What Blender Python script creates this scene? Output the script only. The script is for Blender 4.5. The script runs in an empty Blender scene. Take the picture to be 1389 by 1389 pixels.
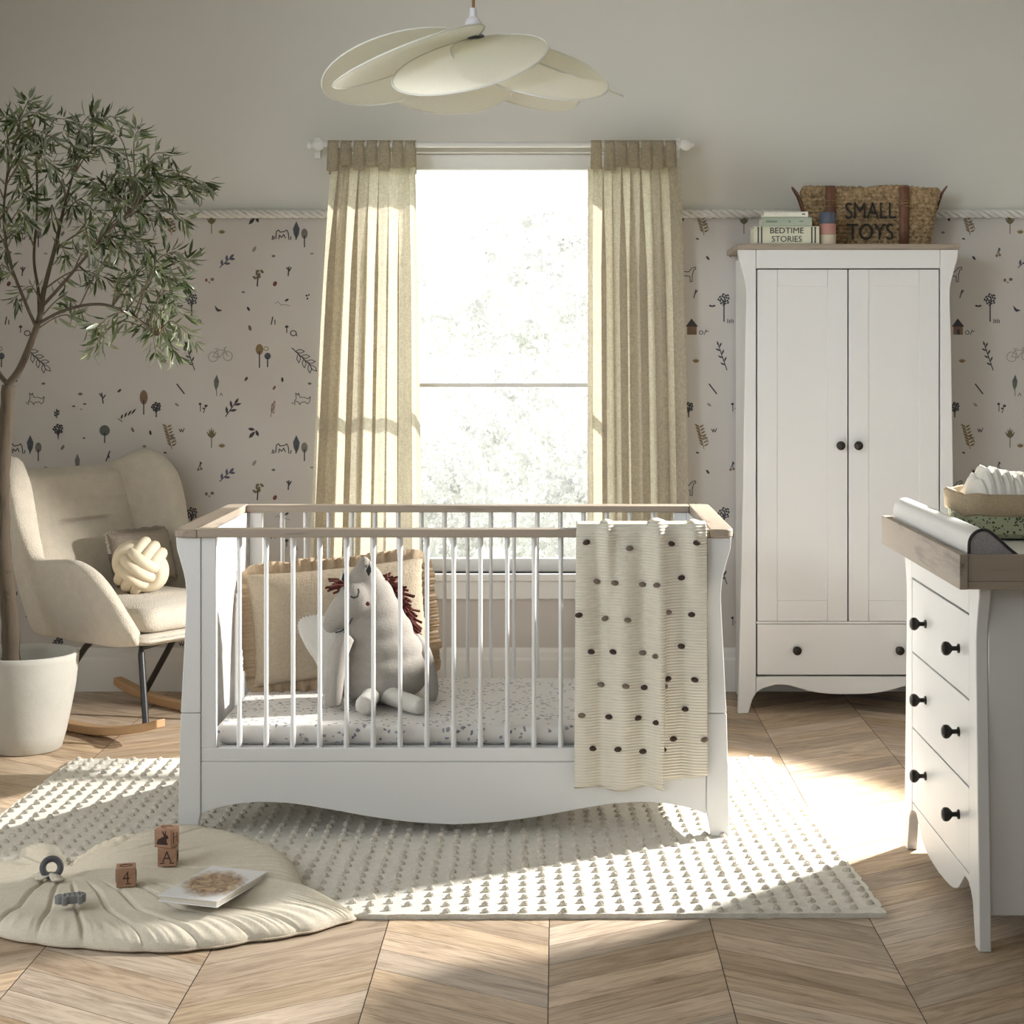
import bpy, math, random
from math import sin, cos, pi, radians, sqrt, exp
from mathutils import Vector, Matrix
random.seed(7)
S = bpy.context.scene
COL = S.collection

# ---------------------------------------------------------------- camera, sky, sun, lamps, exposure
FP, CX, CY, CH = 2424.0, 757.0, 478.0, 1.31          # focal length (px), optical axis (px), camera height
cam_d = bpy.data.cameras.new('camera')
cam = bpy.data.objects.new('camera', cam_d); COL.objects.link(cam)
cam.location = (0, 0, CH); cam.rotation_euler = (pi/2, 0, 0)
cam_d.sensor_width = 36; cam_d.lens = 36*FP/1389
cam_d.shift_x = -(CX-694.5)/1389; cam_d.shift_y = -(694.5-CY)/1389
cam_d.clip_start = .05; cam_d.clip_end = 200
S.camera = cam
w = bpy.data.worlds.new('sky'); S.world = w; w.use_nodes = True
w.node_tree.nodes['Background'].inputs[0].default_value = (.975, .99, 1.0, 1)
w.node_tree.nodes['Background'].inputs[1].default_value = 2.4
def lamp(name, kind, loc, to, energy, color, **kw):
    d = bpy.data.lights.new(name, kind); d.energy = energy; d.color = color
    for k, v in kw.items(): setattr(d, k, v)
    o = bpy.data.objects.new(name, d); COL.objects.link(o); o.location = loc
    o.rotation_euler = (Vector(to)-Vector(loc)).to_track_quat('-Z', 'Y').to_euler()
    return o
lamp('sun', 'SUN', (3, 12, 6), Vector((3, 12, 6))+Vector((-.50, -.69, -.52)), 7.0, (1, .965, .90), angle=radians(1.2))
lamp('studio_lamp', 'SPOT', (1.93, 5.68, 1.62), (1.93-.838, 5.68-.345, 1.62-.423), 880, (1, .965, .91), spot_size=radians(71), spot_blend=.28, shadow_soft_size=.055)
lamp('soft_fill', 'AREA', (-2.56, 3.05, 1.45), (0, 3.5, 1.2), 12, (.80, .91, 1), shape='RECTANGLE', size=1.7, size_y=1.5)
lamp('wall_fill', 'AREA', (-1.9, .7, 2.35), (.62, 6.6, 1.5), 5.0, (.82, .92, 1), shape='RECTANGLE', size=1.0, size_y=.6, spread=radians(44))  # unseen lamp added to brighten the back wall and wardrobe
lamp('front_fill', 'AREA', (-1.3, -.75, 2.1), (-.3, 4.2, .3), 14, (.84, .93, 1), shape='RECTANGLE', size=1.4, size_y=1.0)
S.view_settings.view_transform = 'Standard'; S.view_settings.look = 'None'
S.view_settings.exposure = 0.10; S.view_settings.gamma = 1.0; S.view_settings.use_curve_mapping = False
S.cycles.use_denoising = True
S.cycles.max_bounces = 8; S.cycles.transparent_max_bounces = 12

def P(px, py, D): return Vector(((px-CX)*D/FP, D, CH-(py-CY)*D/FP))
def GF(px, py, z=0.0):                                # point at height z seen at a pixel
    D = FP*(CH-z)/(py-CY); return Vector(((px-CX)*D/FP, D, z))

# ---------------------------------------------------------------- materials
def nt(name):
    m = bpy.data.materials.new(name); m.use_nodes = True
    return m, m.node_tree.nodes, m.node_tree.links, m.node_tree.nodes['Principled BSDF']
def coords(N, L, scale=(1, 1, 1), kind='Object', rot=(0, 0, 0)):
    t = N.new('ShaderNodeTexCoord'); mp = N.new('ShaderNodeMapping')
    mp.inputs['Scale'].default_value = scale; mp.inputs['Rotation'].default_value = rot
    L.new(t.outputs[kind], mp.inputs[0]); return mp.outputs[0]
def ramp(N, L, src, stops):
    r = N.new('ShaderNodeValToRGB'); e = r.color_ramp.elements
    while len(e) < len(stops): e.new(.5)
    for k, (p, c) in enumerate(stops): e[k].position = p; e[k].color = (*c, 1)
    L.new(src, r.inputs[0]); return r.outputs[0]
def noise(N, L, vec, scale, detail=3, rough=.55, dist=0):
    n = N.new('ShaderNodeTexNoise'); n.inputs['Scale'].default_value = scale; n.inputs['Detail'].default_value = detail
    n.inputs['Roughness'].default_value = rough; n.inputs['Distortion'].default_value = dist
    L.new(vec, n.inputs['Vector']); return n.outputs['Fac']
def bump(N, L, b, h, strength, dist=.01):
    n = N.new('ShaderNodeBump'); n.inputs['Strength'].default_value = strength; n.inputs['Distance'].default_value = dist
    L.new(h, n.inputs['Height']); L.new(n.outputs[0], b.inputs['Normal']); return n
def sc(c, k): return tuple(min(1, x*k) for x in c)
def mat(name, c, rough=.5, var=.06, vs=4.0, bs=0, bscale=80, metal=0, spec=.5, sheen=0):
    m, N, L, b = nt(name); v = coords(N, L)
    f = noise(N, L, v, vs)
    L.new(ramp(N, L, f, [(.3, sc(c, 1-var)), (.7, sc(c, 1+var))]), b.inputs['Base Color'])
    b.inputs['Roughness'].default_value = rough; b.inputs['Metallic'].default_value = metal
    b.inputs['Specular IOR Level'].default_value = spec; b.inputs['Sheen Weight'].default_value = sheen
    if bs: bump(N, L, b, noise(N, L, v, bscale, 2), bs)
    return m
def wood(name, c1, c2, scale=(1, 1, 1), rough=.5, s=14, bs=.15):
    m, N, L, b = nt(name); v = coords(N, L, scale)
    f = noise(N, L, v, s, 6, .62, .8); g = noise(N, L, v, s*5, 3)
    mx = N.new('ShaderNodeMath'); mx.operation = 'MULTIPLY_ADD'; L.new(g, mx.inputs[0]); mx.inputs[1].default_value = .35; L.new(f, mx.inputs[2])
    L.new(ramp(N, L, mx.outputs[0], [(.45, c1), (.62, sc(c2, .93)), (.85, c2)]), b.inputs['Base Color'])
    b.inputs['Roughness'].default_value = rough; bump(N, L, b, f, bs, .004); return m
def fabric(name, c, weave=380, bs=.5, trans=0, tcol=None, var=.08, rough=.9):
    m, N, L, b = nt(name)
    v = coords(N, L, (1, .25, .25)); v2 = coords(N, L, (.25, .25, 1))
    a = noise(N, L, v, weave, 2); d = noise(N, L, v2, weave, 2); l = noise(N, L, coords(N, L), 5)
    mx = N.new('ShaderNodeMath'); mx.operation = 'ADD'; L.new(a, mx.inputs[0]); L.new(d, mx.inputs[1])
    m2 = N.new('ShaderNodeMath'); m2.operation = 'MULTIPLY_ADD'; L.new(mx.outputs[0], m2.inputs[0]); m2.inputs[1].default_value = .5
    m3 = N.new('ShaderNodeMath'); m3.operation = 'MULTIPLY'; L.new(l, m3.inputs[0]); m3.inputs[1].default_value = .25; L.new(m3.outputs[0], m2.inputs[2])
    col = ramp(N, L, m2.outputs[0], [(.45, sc(c, 1-var*2)), (.8, sc(c, 1+var))])
    L.new(col, b.inputs['Base Color']); b.inputs['Roughness'].default_value = rough; b.inputs['Specular IOR Level'].default_value = .15
    if bs: bump(N, L, b, mx.outputs[0], bs, .003)
    if trans:
        t = N.new('ShaderNodeBsdfTranslucent'); mi = N.new('ShaderNodeMixShader'); mi.inputs[0].default_value = trans
        r2 = ramp(N, L, m2.outputs[0], [(.45, sc(tcol, 1-var*2)), (.8, sc(tcol, 1+var))]); L.new(r2, t.inputs[0])
        L.new(b.outputs[0], mi.inputs[1]); L.new(t.outputs[0], mi.inputs[2])
        L.new(mi.outputs[0], N['Material Output'].inputs[0])
    return m
def spotted(name, c, dots, s=40, r=.3, stretch=(1, 1, 1), bs=.2, keep=.0):
    """cloth with a small printed sprig pattern: voronoi dots of the given colours"""
    m, N, L, b = nt(name); v = coords(N, L, stretch)
    ns = N.new('ShaderNodeTexNoise'); ns.inputs['Scale'].default_value = s*.9; L.new(v, ns.inputs['Vector'])
    mv = N.new('ShaderNodeMixRGB'); mv.inputs[0].default_value = .02; L.new(v, mv.inputs[1]); L.new(ns.outputs['Color'], mv.inputs[2])
    vo = N.new('ShaderNodeTexVoronoi'); vo.inputs['Scale'].default_value = s; L.new(mv.outputs[0], vo.inputs['Vector'])
    lt = N.new('ShaderNodeMath'); lt.operation = 'LESS_THAN'; lt.inputs[1].default_value = r; L.new(vo.outputs['Distance'], lt.inputs[0])
    big = noise(N, L, v, s*.22, 1); gt = N.new('ShaderNodeMath'); gt.operation = 'GREATER_THAN'; gt.inputs[1].default_value = keep; L.new(big, gt.inputs[0])
    mu = N.new('ShaderNodeMath'); mu.operation = 'MULTIPLY'; L.new(lt.outputs[0], mu.inputs[0]); L.new(gt.outputs[0], mu.inputs[1])
    sep = N.new('ShaderNodeSeparateColor'); L.new(vo.outputs['Color'], sep.inputs[0])
    dc = ramp(N, L, sep.outputs[0], [(0, dots[0]), (1, dots[1])])
    mix = N.new('ShaderNodeMixRGB'); mix.inputs[1].default_value = (*c, 1); L.new(mu.outputs[0], mix.inputs[0]); L.new(dc, mix.inputs[2])
    L.new(mix.outputs[0], b.inputs['Base Color']); b.inputs['Roughness'].default_value = .9
    bump(N, L, b, noise(N, L, v, 90, 2), bs, .003); return m
def banded(name, c, axis, s, bs=.8, col_dark=.8, rough=.9):
    m, N, L, b = nt(name); v = coords(N, L)
    wv = N.new('ShaderNodeTexWave'); wv.bands_direction = axis; wv.inputs['Scale'].default_value = s; wv.inputs['Distortion'].default_value = .12
    wv.inputs['Detail'].default_value = 1; wv.inputs['Detail Scale'].default_value = 3
    L.new(v, wv.inputs['Vector'])
    L.new(ramp(N, L, wv.outputs['Fac'], [(.1, sc(c, col_dark)), (.6, c)]), b.inputs['Base Color'])
    b.inputs['Roughness'].default_value = rough; b.inputs['Specular IOR Level'].default_value = .1
    bump(N, L, b, wv.outputs['Fac'], bs, .004); return m

WHITE = mat('white_paint', (.705, .705, .70), .38, .012, 3)
WHITE2 = mat('white_trim_paint', (.76, .76, .745), .45, .015, 3)
DARK = mat('dark_gap', (.02, .018, .016), .8)
BRONZE = mat('dark_bronze', (.028, .024, .021), .38, .2, 60, metal=.6)
ASH = wood('ash_wood_long', (.165, .125, .09), (.335, .275, .215), (.12, 1, 1.4))
ASHY = wood('ash_wood_deep', (.165, .125, .09), (.335, .275, .215), (1, .12, 1.4))
BLACK = mat('black_metal', (.016, .016, .017), .42, .1)
BEECH = wood('beech_wood', (.42, .25, .125), (.56, .36, .195), (.12, .12, 1), .45, 10, .05)
BOUCLE = mat('boucle_wool', (.60, .54, .45), .95, .05, 30, .55, 230, spec=.1, sheen=.25)
CREAM = fabric('cream_cotton', (.66, .605, .50), 300, .25, var=.04)
LINEN = fabric('beige_linen', (.40, .335, .25), 320, .5)
LINEN_D = fabric('dark_linen', (.31, .265, .215), 320, .5)
KNOTM = fabric('knot_jersey', (.72, .63, .48), 420, .15, var=.03)
WALL = mat('wall_paint', (.66, .65, .605), .85, .012, 2)
PAPER = mat('wallpaper_ground', (.56, .53, .50), .8, .012, 3)
ROPE = mat('rope_cotton', (.70, .68, .64), .9, .05, 40, .4, 150)
EARTH = mat('potting_soil', (.06, .045, .03), .95, .3, 60, .8, 60)

# ---------------------------------------------------------------- mesh builder
ORG = {}
class M:
    def __init__(s): s.V = []; s.F = []; s.I = []; s.UV = None
    def add(s, vs, fs, mi=0):
        o = len(s.V); s.V += [tuple(v) for v in vs]; s.F += [tuple(i+o for i in f) for f in fs]; s.I += [mi]*len(fs); return s
    def box(s, x0, x1, y0, y1, z0, z1, mi=0):
        v = [(x, y, z) for z in (z0, z1) for y in (y0, y1) for x in (x0, x1)]
        return s.add(v, [(0, 2, 3, 1), (4, 5, 7, 6), (0, 1, 5, 4), (2, 6, 7, 3), (0, 4, 6, 2), (1, 3, 7, 5)], mi)
    def prism(s, pts, axis, a, b, mi=0):
        """polygon pts extruded along axis from a to b; pts are (x,z) for y, (y,z) for x, (x,y) for z"""
        def q(p, t): return {'y': (p[0], t, p[1]), 'x': (t, p[0], p[1]), 'z': (p[0], p[1], t)}[axis]
        n = len(pts); v = [q(p, a) for p in pts]+[q(p, b) for p in pts]
        f = [tuple(range(n))[::-1], tuple(range(n, 2*n))]+[(i, (i+1) % n, n+(i+1) % n, n+i) for i in range(n)]
        return s.add(v, f, mi)
    def grid(s, rows, cu=False, cv=False, mi=0):
        n, m = len(rows), len(rows[0]); v = [p for r in rows for p in r]; f = []
        for i in range(n if cu else n-1):
            for j in range(m if cv else m-1):
                i2, j2 = (i+1) % n, (j+1) % m
                f.append((i*m+j, i2*m+j, i2*m+j2, i*m+j2))
        return s.add(v, f, mi)
    def tube(s, pts, r, n=8, closed=False, mi=0, flat=1.0, up=None):
        pts = [Vector(p) for p in pts]; k = len(pts); rows = []
        rr = r if isinstance(r, (list, tuple)) else [r]*k
        a = None
        for i in range(k):
            t = (pts[(i+1) % k]-pts[i-1]) if (closed or 0 < i < k-1) else (pts[1]-pts[0] if i == 0 else pts[-1]-pts[-2])
            t.normalize()
            if a is None:
                u = Vector(up) if up else (Vector((0, 0, 1)) if abs(t.z) < .9 else Vector((1, 0, 0)))
                a = t.cross(u).normalized()
            else:
                a = (a-t*a.dot(t))
                a = a.normalized() if a.length > 1e-6 else t.orthogonal().normalized()
            b = t.cross(a)
            rows.append([pts[i]+a*cos(2*pi*j/n)*rr[i]+b*sin(2*pi*j/n)*rr[i]*flat for j in range(n)])
        s.grid(rows, closed, True, mi)
        if not closed:
            o = len(s.V)-k*n
            s.F += [tuple(o+j for j in range(n)), tuple(o+(k-1)*n+j for j in range(n))[::-1]]; s.I += [mi, mi]
        return s
    def lathe(s, prof, c, n=32, mi=0, axis='z'):
        def q(r, z, a):
            x, y = r*cos(a), r*sin(a)
            return {'z': (c[0]+x, c[1]+y, c[2]+z), 'y': (c[0]+x, c[1]+z, c[2]+y), 'x': (c[0]+z, c[1]+x, c[2]+y)}[axis]
        s.grid([[q(r, z, 2*pi*j/n) for j in range(n)] for r, z in prof], False, True, mi)
        return s
    def ell(s, c, r, n=16, m=10, rot=None, mi=0):
        c = Vector(c); rows = []
        for i in range(m+1):
            t = pi*i/m
            row = []
            for j in range(n):
                p = Vector((r[0]*sin(t)*cos(2*pi*j/n), r[1]*sin(t)*sin(2*pi*j/n), r[2]*cos(t)))
                if rot: p = rot @ p
                row.append(c+p)
            rows.append(row)
        return s.grid(rows, False, True, mi)
    def text(s, body, size, mw, depth=.001, mi=0, sx=1, bold=0):
        """flat lettering, centred, placed by the matrix mw (local x = reading direction, y = up)"""
        cu = bpy.data.curves.new('t', 'FONT'); cu.body = body; cu.size = size; cu.align_x = 'CENTER'; cu.align_y = 'CENTER'
        cu.extrude = depth; cu.offset = bold; cu.resolution_u = 4
        o = bpy.data.objects.new('t', cu); COL.objects.link(o)
        dg = bpy.context.evaluated_depsgraph_get(); me = bpy.data.meshes.new_from_object(o.evaluated_get(dg))
        s.add([mw @ Vector((v.co.x*sx, v.co.y, v.co.z)) for v in me.vertices], [tuple(p.vertices) for p in me.polygons], mi)
        bpy.data.objects.remove(o); bpy.data.meshes.remove(me); bpy.data.curves.remove(cu); return s
    def build(s, name, mats, parent=None, smooth=False, bevel=0, local=False, loc=None, ang=40):
        me = bpy.data.meshes.new(name); off = Vector((0, 0, 0))
        if parent is not None and not local: off = ORG.get(parent.name, Vector((0, 0, 0)))
        if loc is not None: off = Vector(loc)
        me.from_pydata([tuple(Vector(v)-off) for v in s.V], [], s.F)
        for m in (mats if isinstance(mats, (list, tuple)) else [mats]): me.materials.append(m)
        me.polygons.foreach_set('material_index', s.I)
        me.validate(); me.update()
        o = bpy.data.objects.new(name, me); COL.objects.link(o)
        if parent is not None: o.parent = parent; ORG[o.name] = off
        elif loc is not None: o.location = loc; ORG[o.name] = off
        if smooth or bevel:
            me.polygons.foreach_set('use_smooth', [True]*len(me.polygons))
            if ang < 180: me.set_sharp_from_angle(angle=radians(ang))
        if bevel:
            b = o.modifiers.new('bevel', 'BEVEL'); b.width = bevel; b.segments = 2; b.limit_method = 'ANGLE'; b.angle_limit = radians(38)
            b.harden_normals = False
        return o
def fixn(o):
    import bmesh
    b = bmesh.new(); b.from_mesh(o.data); bmesh.ops.remove_doubles(b, verts=b.verts, dist=1e-5); bmesh.ops.recalc_face_normals(b, faces=b.faces); b.to_mesh(o.data); b.free(); return o
def tag(o, label, cat, group=None):
    o['label'] = label; o['category'] = cat
    if group: o['group'] = group
    return o
def empty(name, loc, label, cat, group=None, rz=0):
    o = bpy.data.objects.new(name, None); COL.objects.link(o); o.location = loc; o.rotation_euler = (0, 0, rz); o.empty_display_size = .1
    ORG[o.name] = Vector(loc); return tag(o, label, cat, group)
def struct(o): o['kind'] = 'structure'; return o
def lerp(a, b, t): return a+(b-a)*t
def interp(pts, n):
    """Catmull-Rom through points (any dimension)"""
    pts = [Vector(p) for p in pts]; out = []
    for i in range(len(pts)-1):
        p0, p1, p2, p3 = pts[max(i-1, 0)], pts[i], pts[i+1], pts[min(i+2, len(pts)-1)]
        for k in range(n):
            t = k/n; out.append(.5*((2*p1)+(p2-p0)*t+(2*p0-5*p1+4*p2-p3)*t*t+(3*p1-p0-3*p2+p3)*t*t*t))
    out.append(pts[-1]); return out
def hsh(i, j=0): return (sin(i*127.1+j*311.7)*43758.5453) % 1.0

# ---------------------------------------------------------------- setting
XL, XR, YB, ZC, YF = -2.6, 2.1, 6.92, 2.78, -.6         # left, right, back wall, ceiling, open front
WX0, WX1, WZ0, WZ1 = -.86, .405, .455, 2.085            # window opening in the back wall
# floor of chevron boards
def make_floor():
    m, N, L, b = nt('oak_boards')
    uv = N.new('ShaderNodeUVMap'); at = N.new('ShaderNodeAttribute'); at.attribute_name = 'rnd'
    ad = N.new('ShaderNodeVectorMath'); ad.operation = 'MULTIPLY_ADD'
    L.new(at.outputs['Color'], ad.inputs[0]); ad.inputs[1].default_value = (37, 23, 11); L.new(uv.outputs[0], ad.inputs[2])
    mp = N.new('ShaderNodeMapping'); mp.inputs['Scale'].default_value = (1.3, 9, 1); L.new(ad.outputs[0], mp.inputs[0])
    f = noise(N, L, mp.outputs[0], 3.2, 8, .68, 1.3)
    mp2 = N.new('ShaderNodeMapping'); mp2.inputs['Scale'].default_value = (2.2, 60, 1); L.new(ad.outputs[0], mp2.inputs[0])
    g = noise(N, L, mp2.outputs[0], 4, 3)
    mx = N.new('ShaderNodeMath'); mx.operation = 'MULTIPLY_ADD'; L.new(g, mx.inputs[0]); mx.inputs[1].default_value = .4; L.new(f, mx.inputs[2])
    c = ramp(N, L, mx.outputs[0], [(.42, (.19, .117, .068)), (.58, (.38, .270, .174)), (.80, (.58, .443, .307))])
    hs = N.new('ShaderNodeHueSaturation'); L.new(c, hs.inputs['Color'])
    sp = N.new('ShaderNodeSeparateColor'); L.new(at.outputs['Color'], sp.inputs[0])
    mr = N.new('ShaderNodeMapRange'); mr.inputs['To Min'].default_value = .72; mr.inputs['To Max'].default_value = 1.22; L.new(sp.outputs[0], mr.inputs[0]); L.new(mr.outputs[0], hs.inputs['Value'])
    mr2 = N.new('ShaderNodeMapRange'); mr2.inputs['To Min'].default_value = .75; mr2.inputs['To Max'].default_value = 1.05; L.new(sp.outputs[1], mr2.inputs[0]); L.new(mr2.outputs[0], hs.inputs['Saturation'])
    L.new(hs.outputs[0], b.inputs['Base Color']); b.inputs['Roughness'].default_value = .48; b.inputs['Specular IOR Level'].default_value = .3
    bump(N, L, b, mx.outputs[0], .12, .002)
    W, pitch, slope, x00, y00 = .37, .1255, .62, -.02, 3.82
    V, F, UV, R, MI = [], [], [], [], []
    V += [(XL, YF-1.2, -.003), (XR, YF-1.2, -.003), (XR, YB, -.003), (XL, YB, -.003)]; F.append((0, 1, 2, 3)); MI.append(1)
    UV += [(0, 0)]*4; R += [(0, 0, 0, 1)]*4
    for k in range(-7, 6):
        xa, xb = x00+k*W, x00+(k+1)*W
        if xb < XL+.01 or xa > XR-.01: continue
        sgn = 1 if k % 2 == 0 else -1
        for j in range(-48, 28):
            ya = y00+j*pitch; yb = ya
            if sgn > 0: yb = ya+slope*W
            else: ya = yb+slope*W
            g, gx = .0008, .0010
            q = [(xa+gx, ya+g), (xb-gx, yb+g), (xb-gx, yb+pitch-g), (xa+gx, ya+pitch-g)]
            if max(p[1] for p in q) > YB+.3 or min(p[1] for p in q) < YF-1.1: continue
            q = [(min(max(x, XL), XR), min(y, YB)) for x, y in q]
            n = len(V); V += [(x, y, 0) for x, y in q]; F.append((n, n+1, n+2, n+3)); MI.append(0)
            l = sqrt(W*W+(slope*W)**2)
            UV += [(0, 0), (l, 0), (l, .106), (0, .106)]
            c = (hsh(k, j), hsh(k+50, j), hsh(k+90, j+3), 1); R += [c]*4
    me = bpy.data.meshes.new('floor'); me.from_pydata(V, [], F); me.materials.append(m); me.materials.append(DARK)
    me.polygons.foreach_set('material_index', MI)
    u = me.uv_layers.new(name='UVMap'); u.data.foreach_set('uv', [x for p in UV for x in p])
    ca = me.color_attributes.new('rnd', 'FLOAT_COLOR', 'CORNER'); ca.data.foreach_set('color', [x for p in R for x in p])
    o = bpy.data.objects.new('floor', me); COL.objects.link(o); struct(o)
make_floor()

# printed motifs of the wallpaper, drawn in pixels of the repeat (y down)
INK = {'k': (.05, .048, .055), 'g': (.17, .165, .15), 'o': (.22, .155, .075), 'b': (.075, .085, .10), 't': (.11, .125, .115), 'r': (.14, .045, .035), 'f': (.27, .25, .225), 'n': (.20, .125, .085), 'p': (.25, .15, .155), 'v': (.09, .09, .13), 'e': (.15, .13, .07)}
INKS = list(INK)
def stroke(pts, wd):
    out = []
    for a, b in zip(pts, pts[1:]):
        dx, dy = b[0]-a[0], b[1]-a[1]; l = sqrt(dx*dx+dy*dy) or 1; nx, ny = -dy/l*wd/2, dx/l*wd/2; ex, ey = dx/l*wd*.3, dy/l*wd*.3
        out.append([(a[0]+nx-ex, a[1]+ny-ey), (b[0]+nx+ex, b[1]+ny+ey), (b[0]-nx+ex, b[1]-ny+ey), (a[0]-nx-ex, a[1]-ny-ey)])
    return out
def oval(x, y, rx, ry, a=0, n=12):
    return [(x+rx*cos(t)*cos(a)-ry*sin(t)*sin(a), y+rx*cos(t)*sin(a)+ry*sin(t)*cos(a)) for t in (2*pi*i/n for i in range(n))]
def leafp(x, y, l, wd, a):
    pts = [(0, 0), (.3, .8), (.6, 1), (1, 0), (.6, -1), (.3, -.8)]
    return [(x+l*u*cos(a)-wd/2*v*sin(a), y+l*u*sin(a)+wd/2*v*cos(a)) for u, v in pts]
def outl(poly, wd): return stroke(poly+[poly[0]], wd)
def ltree(x, y, rx, ry, stem, c):
    return [(c, oval(x, y, rx, ry)), ('k', stroke([(x, y+ry*.4), (x, y+ry+stem)], 1.6)[0])]
def btree(x, y, r, stem, c='k'):
    o = []
    for i in range(20):
        a = i*2.4; q = r*sqrt((i+.5)/20); o.append((c, oval(x+q*cos(a), y+q*sin(a), 1.3, 1.9, a, 6)))
    o += [(c, p) for p in stroke([(x, y+r*.3), (x, y+r+stem)], 1.7)]; return o
def branch(x, y, l, a, c, k, ll=8, wd=3.4, fill=True):
    dx, dy = cos(a), sin(a); o = [(c, p) for p in stroke([(x, y), (x+l*dx, y+l*dy)], 1.3)]
    for i in range(k):
        t = l*(.2+.75*i/max(1, k-1)); s = 1 if i % 2 else -1
        p = leafp(x+t*dx, y+t*dy, ll, wd, a+s*.75)
        o += [(c, p)] if fill else [(c, q) for q in outl(p, 1.0)]
    p = leafp(x+l*dx, y+l*dy, ll, wd, a); o += [(c, p)] if fill else [(c, q) for q in outl(p, 1.0)]
    return o
def lines(c, wd, *pls): return [(c, q) for pl in pls for q in stroke(pl, wd)]
def at(x, y, pls, s=1): return [[(x+u*s, y+v*s) for u, v in pl] for pl in pls]
def sprout(x, y, c='e', s=1): return [(c, leafp(x, y+4*s, 8*s, 2.6*s, -pi/2+d)) for d in (-.9, -.45, 0, .45, .9)]
def seed(x, y, c='k', a=1, s=1): return [(c, oval(x, y, 3.4*s, 1.7*s, a, 8))]
def motifs():
    o = []
    o += ltree(0, 0, 0, 0, 0, 'k')[:0]
    for (x, y) in ((287, 590),): o += lines('e', 1.2, *at(x, y, [[(-6, -4), (-3, 2), (0, 4), (3, 2), (6, -4)], [(0, -9), (0, 17)], [(-3, -7), (-2, 1)], [(3, -7), (2, 1)]])) + [('e', leafp(x, y+3, 11, 5, -pi/2)), ('e', leafp(x, y+3, 8, 4, -pi/2-.8)), ('e', leafp(x, y+3, 8, 4, -pi/2+.8))]
    o += sprout(301, 604, 'o', .8)
    o += [('k', leafp(346, 585, 13, 5, 2.3)), ('k', leafp(346, 583, 10, 4.5, 3.3)), ('k', leafp(347, 583, 10, 4.5, 1.2))]
    o += lines('k', 1.3, *at(383, 319, [[(-9, 5), (-8, -5), (-5, -7), (-3, -4), (3, -5), (6, -7), (8, -3), (9, 6)], [(-5, 5), (-4, 0), (-1, 3), (2, -1), (4, 4)], [(-14, 6), (-13, 1)], [(-12, 6), (-11, 2)], [(11, 6), (12, 2)]]))
    o += [('b', leafp(402, 325, 25, 9, -pi/2))]+lines('k', 1.5, [(402, 315), (401.5, 325)])
    o += ltree(413, 317, 4.5, 7, 11, 'g')
    o += lines('k', 1.0, [(269, 346), (272, 338)], [(272, 346), (272, 338)])+[('n', oval(269, 347, 1.8, 1.8)), ('n', oval(273, 346, 1.8, 1.8)), ('k', leafp(271, 336, 5, 2.5, .9))]
    o += branch(298, 363, 18, -.75, 'v', 4, 9, 3.6, True)
    o += seed(345, 338, 'f', -1, 1.3)+sprout(371, 347, 't', .5)+seed(423, 344, 'f', 0, .8)
    o += lines('k', 1.7, [(391, 374), (392, 362)], [(392, 368), (395, 363)], [(392, 367), (389, 363)])
    o += [('e', q) for q in (oval(350+6*cos(i*1.1)*((i % 3)*.4+.3), 372+6*sin(i*1.1)*((i % 3)*.4+.3), 1.6, 2.2, i) for i in range(14))]+lines('k', 1.8, [(350, 374), (349, 388)])
    o += [('r', oval(373, 385, 2.6, 3.6, .5))]
    o += [('n', oval(280, 380, 2, 2.4)), ('n', oval(288, 379, 2.6, 2.2)), ('f', oval(284, 383, 1.6, 1.4))]
    o += sprout(330, 396, 'g', .45)+btree(260, 406, 8, 22)+lines('k', 1.1, *[[(265+i*2.4, 438), (265+i*2.4, 433+i % 2)] for i in range(4)])
    o += [('k', [(291, 414), (296, 419), (302, 421), (296, 423), (293, 421)])]
    o += seed(337, 419, 'k', 1)+lines('f', .9, [(373, 412), (377, 409), (381, 414), (386, 413), (393, 415)])+seed(389, 407, 'k', -.5, .9)
    o += [('k', oval(416, 401, 1.6, 1.3)), ('k', oval(419, 400, 1.2, 1.2)), ('k', oval(417, 405, 1.3, 1.5))]
    o += lines('k', 1.6, [(368, 440), (370, 430)])+lines('k', 1.3, [(373, 440), (373, 434)])+[('n', oval(339, 445, 2.2, 4, -.3))]
    o += sprout(389, 443, 'k', .5)+lines('k', 1.2, [(389, 441), (389, 451)])+lines('k', 1.2, oval(398, 452, 4, 3.4)+[(402, 452)])+lines('k', 1.0, [(402, 453), (403, 456)])
    o += lines('f', .9, oval(289, 484, 6.5, 6.5, 0, 16)+[(295, 484)], oval(309, 483, 6.2, 6.2, 0, 16)+[(315, 483)], [(289, 484), (294, 475), (305, 475), (309, 483)], [(289, 484), (298, 485), (305, 475), (304, 472), (307, 471)], [(298, 485), (294, 475)], [(291, 473), (297, 473)])
    o += ltree(352, 474, 5.2, 7.4, 17, 'o')+ltree(363, 483, 4.4, 4.6, 10, 'b')+lines('o', .9, oval(361, 473, 3.2, 2.6)+[(364, 473)])
    o += branch(396, 472, 34, .75, 'k', 6, 12, 5, False)
    o += branch(264, 502, 34, -1.9, 'k', 6, 8, 2.4, True)
    o += [('t', leafp(293, 530, 22, 7, -pi/2+.05))]+lines('g', 1.0, [(293, 518), (294, 537)], [(298, 537), (300, 533), (302, 537)])
    o += seed(334, 514, 'k', -1)+seed(383, 515, 'k', 1.5)+seed(372, 526, 'n', -1)
    o += lines('k', .9, *at(410, 542, [[(-11, 4), (-8, -2), (-9, -9), (-6, -6), (-5, -9), (-3, -3), (3, -3), (8, -1), (11, -4), (10, 3), (7, 6), (4, 3), (-2, 4), (-3, 7), (-6, 3), (-9, 2)], [(-12, 6), (-14, 4)], [(-10, 7), (-10, 4)]]))+sprout(420, 520, 't', .5)
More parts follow.
